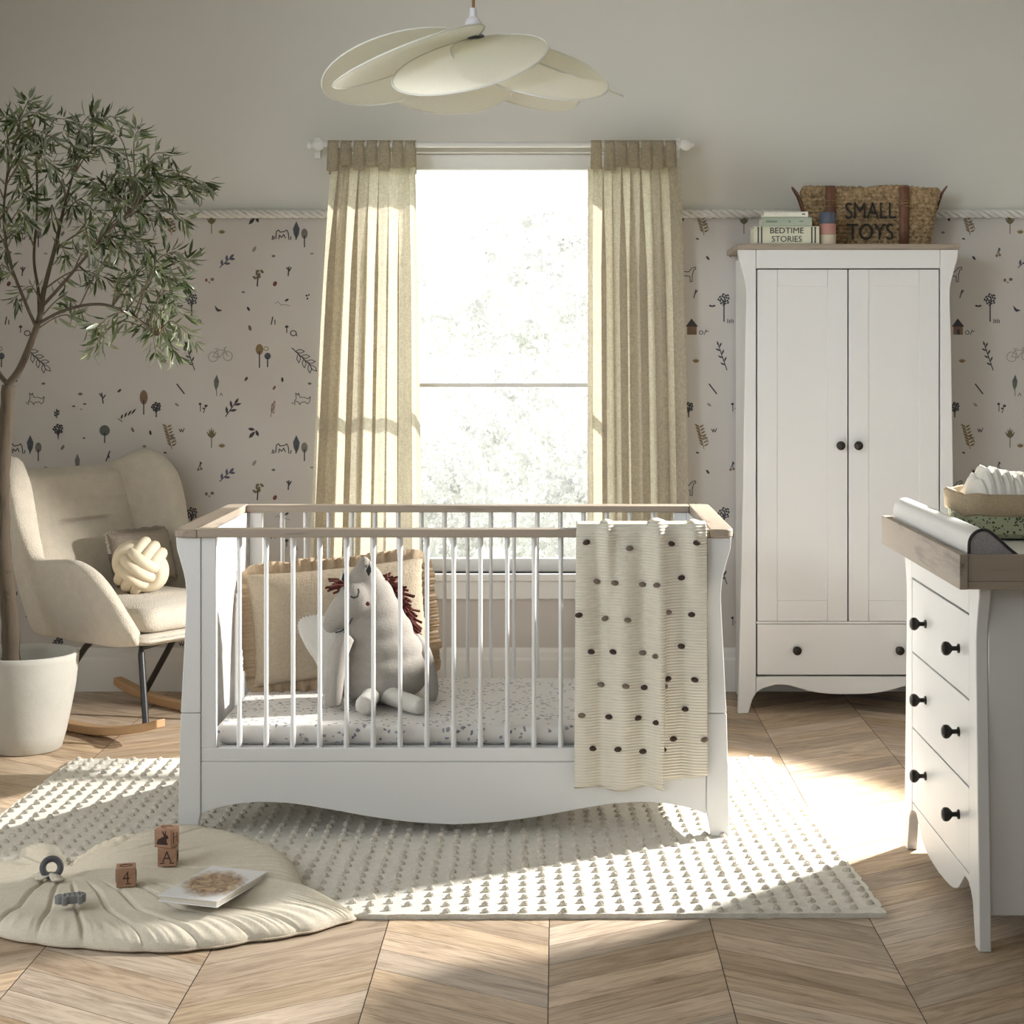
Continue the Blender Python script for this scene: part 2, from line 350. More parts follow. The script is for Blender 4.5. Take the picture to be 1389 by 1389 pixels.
    o += branch(306, 565, 20, -.95, 'k', 4, 11, 3.6, True)
    o += [('p', q) for q in outl(leafp(373, 544, 15, 4, 1.9), .9)+outl(leafp(369, 548, 13, 3.6, 1.4), .9)]+lines('p', .9, [(372, 544), (367, 566)])
    o += lines('k', 1.1, [(272, 558), (272, 549)], [(276, 560), (279, 551)])+[('k', oval(271.5, 548, 2, 1.7)), ('k', oval(279.5, 550.5, 2.3, 1.7)), ('k', oval(276, 554, 1.4, 1.2))]
    o += seed(240, 549, 'f', .6)+btree(212, 552, 6.5, 7, 'k')+ltree(195, 539, 5.5, 10, 13, 'n')+lines('k', 1.8, [(240, 521), (250, 534)])
    o += [('k', leafp(164+i*4.6, 569-i*2.2, 8+i, 2.6, -1.25+.12*i)) for i in range(4)]+lines('k', 1, [(160, 568), (166, 572)])
    o += lines('k', 1.7, [(140, 547), (138, 533)], [(139, 541), (143, 536)], [(139, 539), (135, 534)])
    o += sprout(109, 534, 't', .6)+[('k', oval(100, 551, 2.4, 1)), ('k', oval(115, 548, 2.6, 1)), ('f', oval(110, 555, 2, .9))]
    o += branch(77, 567, 7, -pi/2, 'k', 4, 6, 2.4, True)+seed(162, 530, 'k', -.7)
    o += lines('k', 1.0, *at(79, 586, [[(0, 10), (-1, 0)], [(-1, 3), (5, -3)], [(-1, 1), (-6, -3)]]))+btree(79, 582, 7, 4)
    o += ltree(142, 584, 7.2, 7.4, 9, 't')
    for i in range(7): o += [('o', leafp(226+i*1.1, 580+i*4.2, 8, 2.6, -.5)), ('o', leafp(226+i*1.1, 580+i*4.2, 8, 2.6, -2.4))]
    o += lines('o', 1.0, [(225, 577), (233, 609)])
    o += seed(180, 583, 'g', 1.1, 1.1)+seed(204, 587, 'k', 1.4)+lines('k', 1.1, [(243, 582), (245, 586), (246, 582), (248, 586), (250, 581)])
    o += sprout(196, 605, 'g', .5)+sprout(114, 594, 'k', .35)+seed(85, 607, 'g', -1, 1.2)
    o += lines('k', 1.8, [(149, 612), (144, 625)], [(147, 616), (148, 621)])+[('g', leafp(105, 637, 22, 7, -pi/2))]
    o += branch(178, 622, 14, .55, 'v', 3, 9, 3, False)
    o += [('k', [(208, 443), (216, 432), (225, 443)]), ('n', [(210, 443), (223, 443), (223, 454), (210, 454)]), ('k', [(215, 447), (219, 447), (219, 454), (215, 454)])]+lines('k', .9, oval(229, 451, 2.6, 2.4)+[(231, 451)], [(233, 454), (236, 447)], [(235, 450), (239, 449)])
    o += lines('k', 1.0, *at(210, 368, [[(-11, 14), (-9, 4), (-11, -3), (-8, 0), (2, 1), (6, -4), (11, -6), (12, -3), (9, -2), (7, 5), (7, 14), (4, 14), (4, 7), (-4, 6), (-7, 8), (-7, 14)]]))
    o += sprout(222, 489, 'o', .8)+seed(238, 350, 'k', .9)+lines('k', 1.4, [(222, 393), (219, 404)], [(221, 398), (224, 394)])+seed(242, 415, 'k', .3, .8)+seed(246, 415, 'k', -.3, .8)
    o += lines('g', 1.2, [(228, 300), (238, 304)], [(230, 306), (236, 299)], [(236, 304), (239, 310)])+seed(224, 324, 'k', .3, .7)
    return o
def make_back_wall():
    zr = 1.845; k = YB/FP
    m = M()
    def q(x0, x1, z0, z1, mi): m.add([(x0, YB, z0), (x1, YB, z0), (x1, YB, z1), (x0, YB, z1)], [(0, 1, 2, 3)], mi)
    q(XL, XR, WZ1, ZC, 0); q(XL, WX0, zr, WZ1, 0); q(WX1, XR, zr, WZ1, 0)
    q(XL, WX0, WZ0, zr, 1); q(WX1, XR, WZ0, zr, 1); q(XL, XR, 0, WZ0, 1)
    t = .16                                                      # reveals and the outer face
    for x in (WX0, WX1): m.add([(x, YB, WZ0), (x, YB+t, WZ0), (x, YB+t, WZ1), (x, YB, WZ1)], [(0, 1, 2, 3)], 2)
    for z in (WZ0, WZ1): m.add([(WX0, YB, z), (WX0, YB+t, z), (WX1, YB+t, z), (WX1, YB, z)], [(0, 1, 2, 3)], 2)
    def qo(x0, x1, z0, z1): m.add([(x0, YB+t, z0), (x1, YB+t, z0), (x1, YB+t, z1), (x0, YB+t, z1)], [(0, 1, 2, 3)], 0)
    qo(XL, XR, WZ1, ZC); qo(XL, WX0, 0, WZ1); qo(WX1, XR, 0, WZ1); qo(WX0, WX1, 0, WZ0)
    m.add([(XL, YB, ZC), (XR, YB, ZC), (XR, YB+t, ZC), (XL, YB+t, ZC)], [(0, 1, 2, 3)], 0)
    mo = motifs(); lay = 0
    for ox in range(-2, 4):
        for oy in range(-1, 2):
            for c, poly in mo:
                pts = []
                for x, y in poly:
                    X = (x+ox*361-CX)*k; Z = CH-(y+oy*290-CY)*k; pts.append((X, Z))
                xs = [p[0] for p in pts]; zs = [p[1] for p in pts]
                if min(xs) < XL+.01 or max(xs) > XR-.01 or max(zs) > zr+.02 or min(zs) < .17: continue
                if max(xs) > WX0-.06 and min(xs) < WX1+.06 and (max(zs) > WZ0-.06 or min(xs) > -.46): continue
                lay = (lay+1) % 7
                m.add([(X, YB-.0006-.00008*lay, Z) for X, Z in pts], [tuple(range(len(pts)))], 3+INKS.index(c))
    inkm = [mat('ink_'+n, INK[n], .8, .1, 40) for n in INKS]
    struct(m.build('wall_back', [WALL, PAPER, WHITE2]+inkm))
make_back_wall()
struct(M().box(XR, XR+.12, YF-.4, YB+.16, 0, ZC).build('wall_right', WALL))
struct(M().box(XL, XR, YF-.52, YF-.4, 0, ZC).build('wall_front', WALL))
LY0, LY1, LZ0, LZ1 = 2.2, 3.9, .7, 2.2                 # unseen left-wall opening, added to let in sky fill from that side
struct(M().box(XL-.12, XL, YF-.4, LY0, 0, ZC).box(XL-.12, XL, LY1, YB+.16, 0, ZC).box(XL-.12, XL, LY0, LY1, 0, LZ0).box(XL-.12, XL, LY0, LY1, LZ1, ZC).build('wall_left', WALL))
struct(M().box(XL-.12, XR+.12, YF-.4, YB+.16, ZC, ZC+.1).build('ceiling', mat('ceiling_paint', (.74, .735, .71), .9, .01)))
bb = [(0, 0), (-.018, 0), (-.018, .12), (-.013, .132), (-.013, .15), (-.006, .165), (0, .168)]
struct(M().prism([(YB+p, z) for p, z in bb], 'x', XL, XR).build('baseboard_back', WHITE2))
struct(M().prism([(XL-p, z) for p, z in bb], 'y', YF, YB-.02).build('baseboard_left', WHITE2))
struct(M().prism([(XR+p, z) for p, z in bb], 'y', YF, YB-.02).build('baseboard_right', WHITE2))
# twisted rope rail over the wallpaper
def rope(name, x0, x1):
    m = M(); n = int((x1-x0)/.006)
    for s in range(3):
        m.tube([(x0+(x1-x0)*i/n, YB-.019+.0098*cos(2*pi*((x1-x0)*i/n/.095+s/3)), 1.845+.0098*sin(2*pi*((x1-x0)*i/n/.095+s/3))) for i in range(n+1)], .0084, 8)
    struct(m.build(name, ROPE, smooth=True, ang=180))
rope('trim_1', XL, -.895); rope('trim_2', .45, XR)

# window
def make_window():
    y0, y1 = YB+.055, YB+.10; e = .001
    fr = M()
    fr.box(WX0+e, WX0+.055, y0, y1, WZ0+e, WZ1-e).box(WX1-.055, WX1-e, y0, y1, WZ0+e, WZ1-e)
    fr.box(WX0+.055, WX1-.055, y0, y1, WZ1-.062, WZ1-e).box(WX0+.055, WX1-.055, y0, y1, WZ0+e, WZ0+.05)
    fr.box(WX0+.055, WX1-.055, y0+.005, y1+.012, 1.174, 1.190)
    o = struct(fr.build('window_1', WHITE2, bevel=.003))
    s = M().box(WX0-.05, WX1+.05, YB-.035, YB+.05, WZ0-.028, WZ0).box(WX0-.05, WX1+.05, YB-.016, YB-.001, WZ0-.10, WZ0-.028).build('window_sill', WHITE2, o, bevel=.004)
    m, N, L, b = nt('window_glass'); N.remove(b)
    t = N.new('ShaderNodeBsdfTransparent'); g = N.new('ShaderNodeBsdfGlossy'); g.inputs['Roughness'].default_value = .01
    mi = N.new('ShaderNodeMixShader'); mi.inputs[0].default_value = .04; L.new(t.outputs[0], mi.inputs[1]); L.new(g.outputs[0], mi.inputs[2]); L.new(mi.outputs[0], N['Material Output'].inputs[0])
    for z0, z1 in ((WZ0+.045, 1.17), (1.20, WZ1-.058)):
        M().box(WX0+.05, WX1-.05, YB+.076, YB+.080, z0, z1).build('pane', m, o)
make_window()

# garden behind the glass, leaf and bark colours whitened to mimic glare and haze
struct(M().box(-14, 14, YB+.2, 40, -.42, -.30).build('ground', mat('lawn', (.42, .46, .34), .9, .2, 3)))
def leafy(name, c, rad, n, ls, label, cat, seedv, stem, col):
    rnd = random.Random(seedv); m = M(); c = Vector(c)
    for i in range(n):
        d = Vector((rnd.gauss(0, 1), rnd.gauss(0, 1), rnd.gauss(0, 1))).normalized()
        lump = .78+.2*sin(d.x*5+seedv)*sin(d.z*6+1)+.12*sin(d.x*13+d.z*11)
        p = c+Vector((d.x*rad[0], d.y*rad[1], d.z*rad[2]))*lump*rnd.uniform(.72, 1.05)
        if p.z < -.28: p.z = -.28+rnd.random()*.1
        a = Vector((rnd.gauss(0, 1), rnd.gauss(0, 1), rnd.gauss(0, 1))).normalized(); b = a.orthogonal().normalized()
        s = ls*rnd.uniform(.6, 1.3)
        m.add([p-a*s, p+b*s*.45, p+a*s, p-b*s*.45], [(0, 1, 2, 3)])
    r = empty(name, (c.x, c.y, -.3), label, cat, 'plants beyond the window' if cat == 'shrub' else None)
    mm, N, L, b = nt(name+'_leaves')
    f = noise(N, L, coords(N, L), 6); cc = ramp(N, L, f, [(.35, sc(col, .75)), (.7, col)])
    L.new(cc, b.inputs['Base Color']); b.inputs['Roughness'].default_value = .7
    t = N.new('ShaderNodeBsdfTranslucent'); L.new(cc, t.inputs[0]); mi = N.new('ShaderNodeMixShader'); mi.inputs[0].default_value = .5
    L.new(b.outputs[0], mi.inputs[1]); L.new(t.outputs[0], mi.inputs[2]); L.new(mi.outputs[0], N['Material Output'].inputs[0])
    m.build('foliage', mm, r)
    st = M()
    for k in range(stem):
        a = k*2.3; st.tube([(c.x+.05*cos(a), c.y+.05*sin(a), -.3), (c.x+.2*rad[0]*cos(a), c.y+.2*rad[0]*sin(a), c.z-.2*rad[2]), (c.x+.5*rad[0]*cos(a), c.y+.5*rad[0]*sin(a), c.z+.4*rad[2])], [.026, .018, .007], 6)
    st.build('stem', mat(name+'_bark', (.78, .77, .74), .9), r, smooth=True)
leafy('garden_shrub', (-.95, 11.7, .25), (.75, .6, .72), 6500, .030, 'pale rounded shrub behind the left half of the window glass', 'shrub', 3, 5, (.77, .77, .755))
leafy('garden_shrub', (.32, 10.3, .30), (.72, .6, .80), 6500, .030, 'glare-whitened shrub behind the right half of the window glass', 'shrub', 5, 5, (.77, .77, .755))
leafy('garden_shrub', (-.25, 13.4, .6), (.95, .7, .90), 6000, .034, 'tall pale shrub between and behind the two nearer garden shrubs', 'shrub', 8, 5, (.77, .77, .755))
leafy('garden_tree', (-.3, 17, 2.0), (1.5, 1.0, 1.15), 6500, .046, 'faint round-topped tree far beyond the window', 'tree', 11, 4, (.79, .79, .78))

# ---------------------------------------------------------------- curtains on their pole
YC = 6.80
rod = empty('curtain_pole', (-.24, YC, 2.10), 'slim white curtain pole with ball ends above the window', 'curtain pole')
M().tube([(-.93, YC, 2.10), (.47, YC, 2.10)], .011, 16).build('pole', WHITE2, rod, smooth=True)
for s in (-1, 1):
    x = -.235+s*.70
    M().lathe([(0, -.02), (.014, -.018), (.014, -.006), (.009, -.003), (.009, 0), (.018, .006), (.0235, .022), (.018, .038), (.009, .044), (.009, .05), (0, .054)][::1], (x, YC, 2.10), 20, axis='x').build('finial', WHITE2, rod, smooth=True)
    if s < 0: bpy.context.view_layer.update()
    M().box(x-s*.005-.008, x-s*.005+.008, YC, YB-.004, 2.09, 2.11).box(x-s*.005-.012, x-s*.005+.012, YB-.012, YB-.002, 2.06, 2.14).build('bracket', WHITE2, rod, bevel=.002)
CURT = fabric('curtain_linen', (.49, .445, .36), 260, .5, .45, (.92, .825, .655), .12)
def curtain(x0t, x1t, x0b, x1b, seedv, label):
    """x in photo pixels at the top and the bottom edge"""
    rt = [(p-CX)*YC/FP for p in (x0t, x1t, x0b, x1b)]
    r = empty('curtain', ((rt[0]+rt[1])/2, YC, .02), label, 'curtain', 'tab-top linen curtains')
    nu, nv, nf = 220, 36, 4.6; rows = []
    ph = [hsh(seedv, i)*2-1 for i in range(12)]
    for j in range(nv+1):
        v = j/nv; z = 2.015*(1-v)+.012*v
        row = []
        for i in range(nu+1):
            u = i/nu; e = v**.8
            uu = u+.040*sin(u*9+ph[0]*3)*(1-.4*v)+.036*sin(u*13+ph[1]*3+v*1.2)*(.4+.6*v)
            x = lerp(lerp(rt[0], rt[1], uu), lerp(rt[2], rt[3], uu), e)
            f = sin(2*pi*nf*uu+ph[2]); f = math.copysign(abs(f)**.7, f)
            A = .034*(.45+.55*min(1, v*6))*(.75+.45*sin(u*7+ph[3]*4+v))
            x += .0185*(.4+.6*min(1, v*5))*sin(2*(2*pi*nf*uu+ph[2]))*(1+.4*sin(u*5+ph[5]*3))*min(1, min(u, 1-u)/.08)
            y = YC+A*f+.012*sin(2*pi*2.3*u+v*2+ph[4]*3)*v+.01*v
            row.append((x, y, z+.004*sin(2*pi*nf*uu)*(v > .98)))
        rows.append(row)
    o = M().grid(rows).build('drape', CURT, r, smooth=True, ang=180)
    for i in range(7):
        u = (i+.5)/7; xc = lerp(rt[0], rt[1], u); hw = .0215; m = M()
        loop = []
        for k in range(15):
            a = pi*k/14; loop.append((YC-.018*cos(a)*1.0, 2.098+.018*sin(a)))
        zt0 = 1.997+.022*hsh(seedv, i+20); loop = [(YC-.030, zt0), (YC-.026, 2.035), (YC-.019, 2.07)]+loop+[(YC+.019, 2.07), (YC+.026, 2.03), (YC+.030, 1.99)]
        rows = []
        for k, (y, z) in enumerate(loop):
            t = 1-.12*sin(pi*k/(len(loop)-1)*2)**2
            rows.append([(xc-hw*t+.003*ph[i], y, z), (xc-hw*.5*t, y-.002, z), (xc+hw*.5*t, y-.002, z), (xc+hw*t+.003*ph[i], y, z)])
        ob = m.grid(rows).build('tab', CURT, r, smooth=True, ang=180)
        sm = ob.modifiers.new('solid', 'SOLIDIFY'); sm.thickness = .002; sm.offset = 0
curtain(443, 566, 398, 575, 3, 'beige linen tab-top curtain nearer the olive tree')
curtain(801, 918, 802, 938, 9, 'beige linen tab-top curtain nearer the wardrobe')

# ---------------------------------------------------------------- pendant lamp
def make_pendant():
    c = P(640, 50, 5.0)
    r = empty('pendant_lamp', c, 'cream pendant lamp of overlapping oval petals hanging from the ceiling', 'pendant lamp')
    M().tube([(c.x+.004, c.y, c.z+.06), (c.x+.004, c.y, ZC-.02)], .0045, 10).build('cord', mat('brown_cord', (.24, .12, .05), .8, .2, 300), r, smooth=True)
    M().lathe([(.001, .002), (.05, .002), (.05, -.018), (.001, -.018)][::-1], (c.x+.004, c.y, ZC), 24).build('ceiling_rose', WHITE2, r, smooth=True)
    M().lathe([(.0, .075), (.009, .075), (.011, .05), (.017, .046), (.023, .036), (.024, .0), (.0, .0)], (c.x+.004, c.y, c.z+.005), 24).build('lamp_holder', mat('white_plastic', (.70, .68, .72), .35, .01), r, smooth=True)
    M().lathe([(0, .0), (.030, .0), (.034, -.006), (.030, -.012), (0, -.012)], (c.x+.004, c.y, c.z+.005), 24).build('collar', mat('blued_steel', (.16, .17, .21), .35, .1, metal=.5), r, smooth=True)
    M().ell((c.x+.004, c.y, c.z-.035), (.026, .026, .036), 16, 10).build('bulb', mat('frosted_bulb', (.8, .78, .74), .3, .01), r, smooth=True)
    pm = fabric('petal_cloth', (.85, .84, .74), 500, .15, .5, (.95, .945, .84), .02)
    rim = mat('petal_rim', (.72, .71, .65), .7)
    n = 7
    for i in range(n):
        az = 2*pi*i/n+radians(-90); tilt = radians(27 if i in (0, 1) else 19); roll = radians(12)
        rot = Matrix.Rotation(az, 3, 'Z') @ Matrix.Rotation(tilt, 3, 'Y') @ Matrix.Rotation(roll, 3, 'X')
        la, lb = .225, .215; cc = Vector((.230, 0, -.004)); o = Vector((c.x+.004, c.y, c.z))
        rows = []
        for k in range(9):
            q = k/8; rows.append([])
            for j in range(40):
                t = 2*pi*j/40; u = cc+Vector((la*q*cos(t), lb*q*sin(t), .022*(1-q*q)))
                rows[-1].append(o+rot @ u)
        pb = M().grid(rows, False, True).build('petal', pm, r, smooth=True, ang=180)
        M().tube(rows[-1], .0028, 8, closed=True).build('rim', rim, pb, smooth=True, ang=180)
make_pendant()

# ---------------------------------------------------------------- rug
def make_rug():
    A, B, C2, D2 = GF(1196, 1240, .012), GF(1045, 1027, .012), GF(101, 1029, .012), None
    ex = (B-C2).normalized(); ln = (B-C2).length; ey = Vector((-ex.y, ex.x, 0)); dep = (A-B).length-.01
    o = Vector((C2.x, C2.y, 0)); fy = -ey
    def wide(u, v): return (u-ln/2)*(1+.058*v/dep)+ln/2+.0*v
    def q(u, v, z): p = o+ex*wide(u, v)+fy*v; return (p.x, p.y, z)
    m = M(); n = 120
    pts = []
    for i in range(n): pts.append((ln*i/n, -.004+.006*hsh(i, 1)))
    for i in range(80): pts.append((ln+.004-.008*hsh(i, 2), dep*i/80))
    for i in range(n): pts.append((ln*(1-i/n), dep+.004-.006*hsh(i, 3)))
    for i in range(80): pts.append((-.004+.008*hsh(i, 4), dep*(1-i/80)))
    top = [q(u, v, .012) for u, v in pts]; bot = [q(u, v, .0005) for u, v in pts]
    k = len(pts); m.add(top+bot, [tuple(range(k)), tuple(range(2*k-1, k-1, -1))]+[(i, i+k, (i+1) % k+k, (i+1) % k) for i in range(k)], 0)
    nu, nv = int(ln/.0425), int(dep/.052)
    for i in range(nu):
        for j in range(nv):
            u = (i+.5)*ln/nu+.004*(hsh(i, j)-.5); v = (j+.5)*dep/nv+(.25*dep/nv if i % 2 else -.1*dep/nv)+.004*(hsh(j, i)-.5)
            if v > dep-.012 or v < .01: continue
            ru, rv, h = .0112, .0088, .010+.003*hsh(i+3, j); u = wide(u, v)
            c = o+ex*u+fy*v; rows = []
            for a in range(4):
                t = (pi/2)*(1-a/3.2); rows.append([tuple(c+ex*(ru*cos(2*pi*b/8)*cos(t) if a else 0)+fy*(rv*sin(2*pi*b/8)*cos(t) if a else 0)+Vector((0, 0, .011+h*sin(t)*(.85+.3*hsh(i*7+b, j))))) for b in range(8)])
            m.grid(rows, False, True, 1)
    wool = mat('ivory_wool', (.76, .73, .66), .95, .06, 60, .5, 260, spec=.1)
    wool2 = mat('ivory_wool_bobbles', (.70, .65, .56), .95, .12, 90, .8, 200, spec=.1)
    ob = m.build('bobble_rug', [wool, wool2], smooth=True, ang=60, loc=tuple(o))
    tag(ob, 'ivory wool rug with rows of raised bobbles under the cot', 'rug')
    return o, ex, fy, ln, dep
RUG = make_rug()

# ---------------------------------------------------------------- cot
CF, CB = 4.79, 5.57
ZR = .0125                                               # the cot stands on the rug
def post_outline(side, D, zt, xo, xi, zscale=1.0):
    """curved front-post board; xo/xi give outer x by px at heights"""
    return None
def cx(px, D=CF): return (px-CX)*D/FP
def cz(py, D=CF): return CH-(py-CY)*D/FP
def bez(pts, n=6): return [tuple(p) for p in interp(pts, n)]
def make_cot():
    root = empty('cot', ((cx(240)+cx(990))/2, (CF+CB)/2, ZR), 'white slatted cot bed with ash-wood top rails on the rug', 'cot')
    xl, xr = cx(240), cx(990); mid = (xl+xr)/2
    zt = cz(729)
    # post outline for the left side in pixels, mirrored for the right
    lo = [(238.5, 729), (240, 745), (245, 763), (250.5, 785), (252.5, 805), (252, 830), (250, 870), (247, 930), (245, 967)]
    L2 = [(245, 967.8), (243, 1040), (241, 1141)]
    def mir(px): return 2*615.3-px
    for side in (0, 1):
        f = (lambda p: p) if side == 0 else mir
        up = bez([(cx(f(a)), cz(b)) for a, b in lo]); lw = [(cx(f(a)), cz(b)) for a, b in L2]
        xi = cx(f(272)); top = up+[(xi, cz(967)), (xi, zt)]
        low = lw[:-1]+[(lw[-1][0], ZR), (cx(f(266)), ZR), (cx(f(269)), cz(1118)), (xi, cz(1104)), (xi, cz(967.8))]
        for y0, y1 in ((CF, CF+.032), (CB-.032, CB)):
            M().prism(top, 'y', y0, y1).build('post', WHITE, root, bevel=.0025)
            M().prism(low, 'y', y0, y1).build('leg', WHITE, root, bevel=.0025)
        x0, x1 = sorted((cx(f(255)), cx(f(272))-.004*(1 if side == 0 else -1)))
        pan = [(CF+.033, .14), (CB-.033, .14), (CB-.033, zt), (CF+.033, zt)]
        M().prism([(CF+.033, .10)]+[(lerp(CF+.033, CB-.033, t/12), .10+.05*sin(pi*t/12)) for t in range(1, 12)]+[(CB-.033, .10), (CB-.033, zt), (CF+.033, zt)], 'x', x0, x1).build('end_panel', WHITE, root, bevel=.002)
        # broad wooden cap over the end
        c0, c1 = sorted((cx(f(236)), cx(f(268))))
        rad = .03; o = c0 if side == 0 else c1; s = 1 if side == 0 else -1
        pl = [(o+s*rad*(1-cos(a)), CF-.012+rad*(1-sin(a))) for a in (pi/2*k/6 for k in range(7))][::-1] if False else []
        out = []
        for k in range(7):
            a = pi/2*k/6; out.append((o+s*rad*(1-sin(a)), CF-.014+rad*(1-cos(a))))
        out = [(o+s*(c1-c0), CF-.014)]+out[::-1][0:0]+[(o+s*rad*(1-sin(pi/2*k/6)), CF-.014+rad*(1-cos(pi/2*k/6))) for k in range(7)]
        back = [(o+s*rad*(1-sin(pi/2*k/6)), CB+.014-rad*(1-cos(pi/2*k/6))) for k in range(6, -1, -1)]+[(o+s*(c1-c0), CB+.014)]
        fixn(M().prism(out+back, 'z', zt+.0008, cz(717.5)).build('end_rail', ASHY, root, bevel=.003))
    il, ir = cx(268)+.0005, cx(mir(268))-.0005
    for front in (1, 0):
        y0 = CF if front else CB-.032; ya, yb = (CF-.013, CF+.042) if front else (CB-.042, CB+.013)
        M().box(il, ir, ya, yb, zt+.0008, cz(717.5)).build('top_rail', ASH, root, bevel=.003)
        sl, sr = cx(272)+.0008, cx(mir(272))-.0008
        zb = cz(1015); zl = cz(1034)
        M().box(sl, sr, y0+.004, y0+.030, zl+.001, zb).build('lower_rail', WHITE, root, bevel=.002)
        for x in (sl, sr-cx(292)+cx(272)):
            M().box(x, x+cx(292)-cx(272), y0+.004, y0+.030, zb, zt).build('stile', WHITE, root, bevel=.002)
        wave = [(272, 1105), (290, 1098), (322, 1091), (360, 1088.5), (400, 1091), (450, 1099), (500, 1108), (560, 1116), (615.3, 1119)]
        w2 = bez([(cx(a), cz(b)) for a, b in wave], 5); w2 = [(max(p[0], sl), p[1]) for p in w2]; w2 = w2+[(2*mid-p[0], p[1]) for p in w2[-2::-1]]
        w2 = [(min(max(p[0], sl), sr), p[1]) for p in w2]
        fixn(M().prism(w2+[(sr, zl), (sl, zl)], 'y', y0+.004, y0+.028).build('apron', WHITE, root, bevel=.0015))
        for k in range(17):
            x = cx(323.3+36.45*k); hw = .0085; m = M(); yc = y0+.017
            m.tube([(x, yc, zb-.002), (x, yc, zb+.05), (x, yc, zb+.08), (x, yc, zt-.07), (x, yc, zt-.045), (x, yc, zt)], [hw*1.12, hw*1.12, hw*.88, hw*.88, hw*1.12, hw*1.12], 10, flat=.8)
            m.build('slat', WHITE, root, smooth=True)
    M().box(cx(274), cx(mir(274)), CF+.034, CB-.034, cz(1034)+.005, cz(1016)).build('mattress_base', WHITE, root)
make_cot()
SHEET = spotted('sprig_sheet', (.68, .655, .625), ((.16, .18, .25), (.33, .31, .32)), 58, .30, (1, 1, 1), .2, .44)
def make_mattress():
    x0, x1, y0, y1, z0, z1 = cx(290), cx(2*615.3-290), CF+.036, CB-.036, cz(1016)+.001, .303
    m = M(); rows = []
    n = 60
    prof = [(.02, z0), (.0, z0+.012), (0, z1-.010), (.003, z1-.003), (.010, z1)]
    def ring(d, z, k=24):
        r = .014; out = []
        a0, a1, b0, b1 = x0+d, x1-d, y0+d, y1-d
        for (cxx, cyy, st) in ((a1-r, b1-r, 0), (a0+r, b1-r, 1), (a0+r, b0+r, 2), (a1-r, b0+r, 3)):
            for q in range(7):
                t = pi/2*(st+q/6); out.append((cxx+r*cos(t), cyy+r*sin(t), z))
        return out
    rows = [ring(d, z) for d, z in prof]
    m.grid(rows, False, True)
    m.F += [tuple(len(m.V)-28+i for i in range(28)), tuple(range(27, -1, -1))]; m.I += [0, 0]
    o = m.build('mattress', SHEET, smooth=True, ang=60, loc=((x0+x1)/2, (y0+y1)/2, z0)); tag(o, 'cot mattress in a white fitted sheet with small blue-grey sprigs', 'mattress')
make_mattress()

# frilled cushion and soft toy in the cot
def pillow(w, h, t, n=22, pw=4):
    def pt(u, v, s):
        k = max(0, (1-abs(u)**pw))**.5*max(0, (1-abs(v)**pw))**.5
        sq = 1-.05*(1-abs(v))*abs(u)**2
        return Vector((u*w/2*(1-.04*(1-v*v)*abs(u)**3), s*t/2*k, v*h/2*(1-.05*(1-u*u)*abs(v)**3)))
    return pt
def make_pillow(m, w, h, t, mx, n=24, wrinkle=.003):
    pt = pillow(w, h, t)
    for s in (-1, 1):
        rows = []
        for i in range(n+1):
            row = []
            for j in range(n+1):
                u, v = sin((2*i/n-1)*pi/2), sin((2*j/n-1)*pi/2); p = pt(u, v, s)
                e = max(abs(u), abs(v)); p.y += s*wrinkle*sin(u*21+v*6)*sin(v*17)*e**3*(e < .999)
                row.append(mx @ p)
            rows.append(row)
        m.grid(rows)
    return m
def ruffle(m, w, h, mx, wd=.03, amp=.011, freq=95, seedv=1):
    n = 420; per = []
    for k in range(n):
        q = 4*k/n; e = int(q); f = q-e
        u, v, du, dv = [(-1+2*f, -1, 0, -1), (1, -1+2*f, 1, 0), (1-2*f, 1, 0, 1), (-1, 1-2*f, -1, 0)][e]
        cn = max(0, 1-min(f, 1-f)/.05)
        if cn > 0:
            s = .5*cn; nu, nv = (1 if u > 0 else -1), (1 if v > 0 else -1)
            du, dv = du*(1-s)+nu*s*.75, dv*(1-s)+nv*s*.75
        per.append((u, v, du, dv))
    rows = []
    for r in range(4):
        row = []
        for k, (u, v, du, dv) in enumerate(per):
            g = r/3; a = amp*g*sin(2*pi*k*freq/n+3*hsh(int(k/9), seedv)); wdk = wd*(.85+.35*hsh(int(k/11), seedv+4))
            row.append(mx @ Vector((u*w/2*.93+du*(wdk+.03*w)*g, a, v*h/2*.93+dv*(wdk+.03*h)*g)))
        rows.append(row)
    m.grid(rows, False, True); return m
def make_frill():
    c = P(455, 860, 5.36)
    mx = Matrix.Translation((c.x, c.y, .5)) @ Matrix.Rotation(radians(6), 4, 'Z') @ Matrix.Rotation(radians(-11), 4, 'X') @ Matrix.Rotation(radians(-5), 4, 'Y')
    mx[0][3] += .012; mx[2][3] = .302+.200
    r = empty('frilled_cushion', (c.x, c.y, .31), 'large beige linen cushion with frilled edges leaning in the cot', 'cushion')
    make_pillow(M(), .53, .335, .13, mx).build('cover', LINEN, r, smooth=True, ang=180)
    ruffle(M(), .53, .335, mx, .030, .016, 52, 2).build('frill', fabric('beige_frill', (.42, .335, .24), 320, .4, .3, (.6, .45, .3)), r, smooth=True, ang=180)
make_frill()
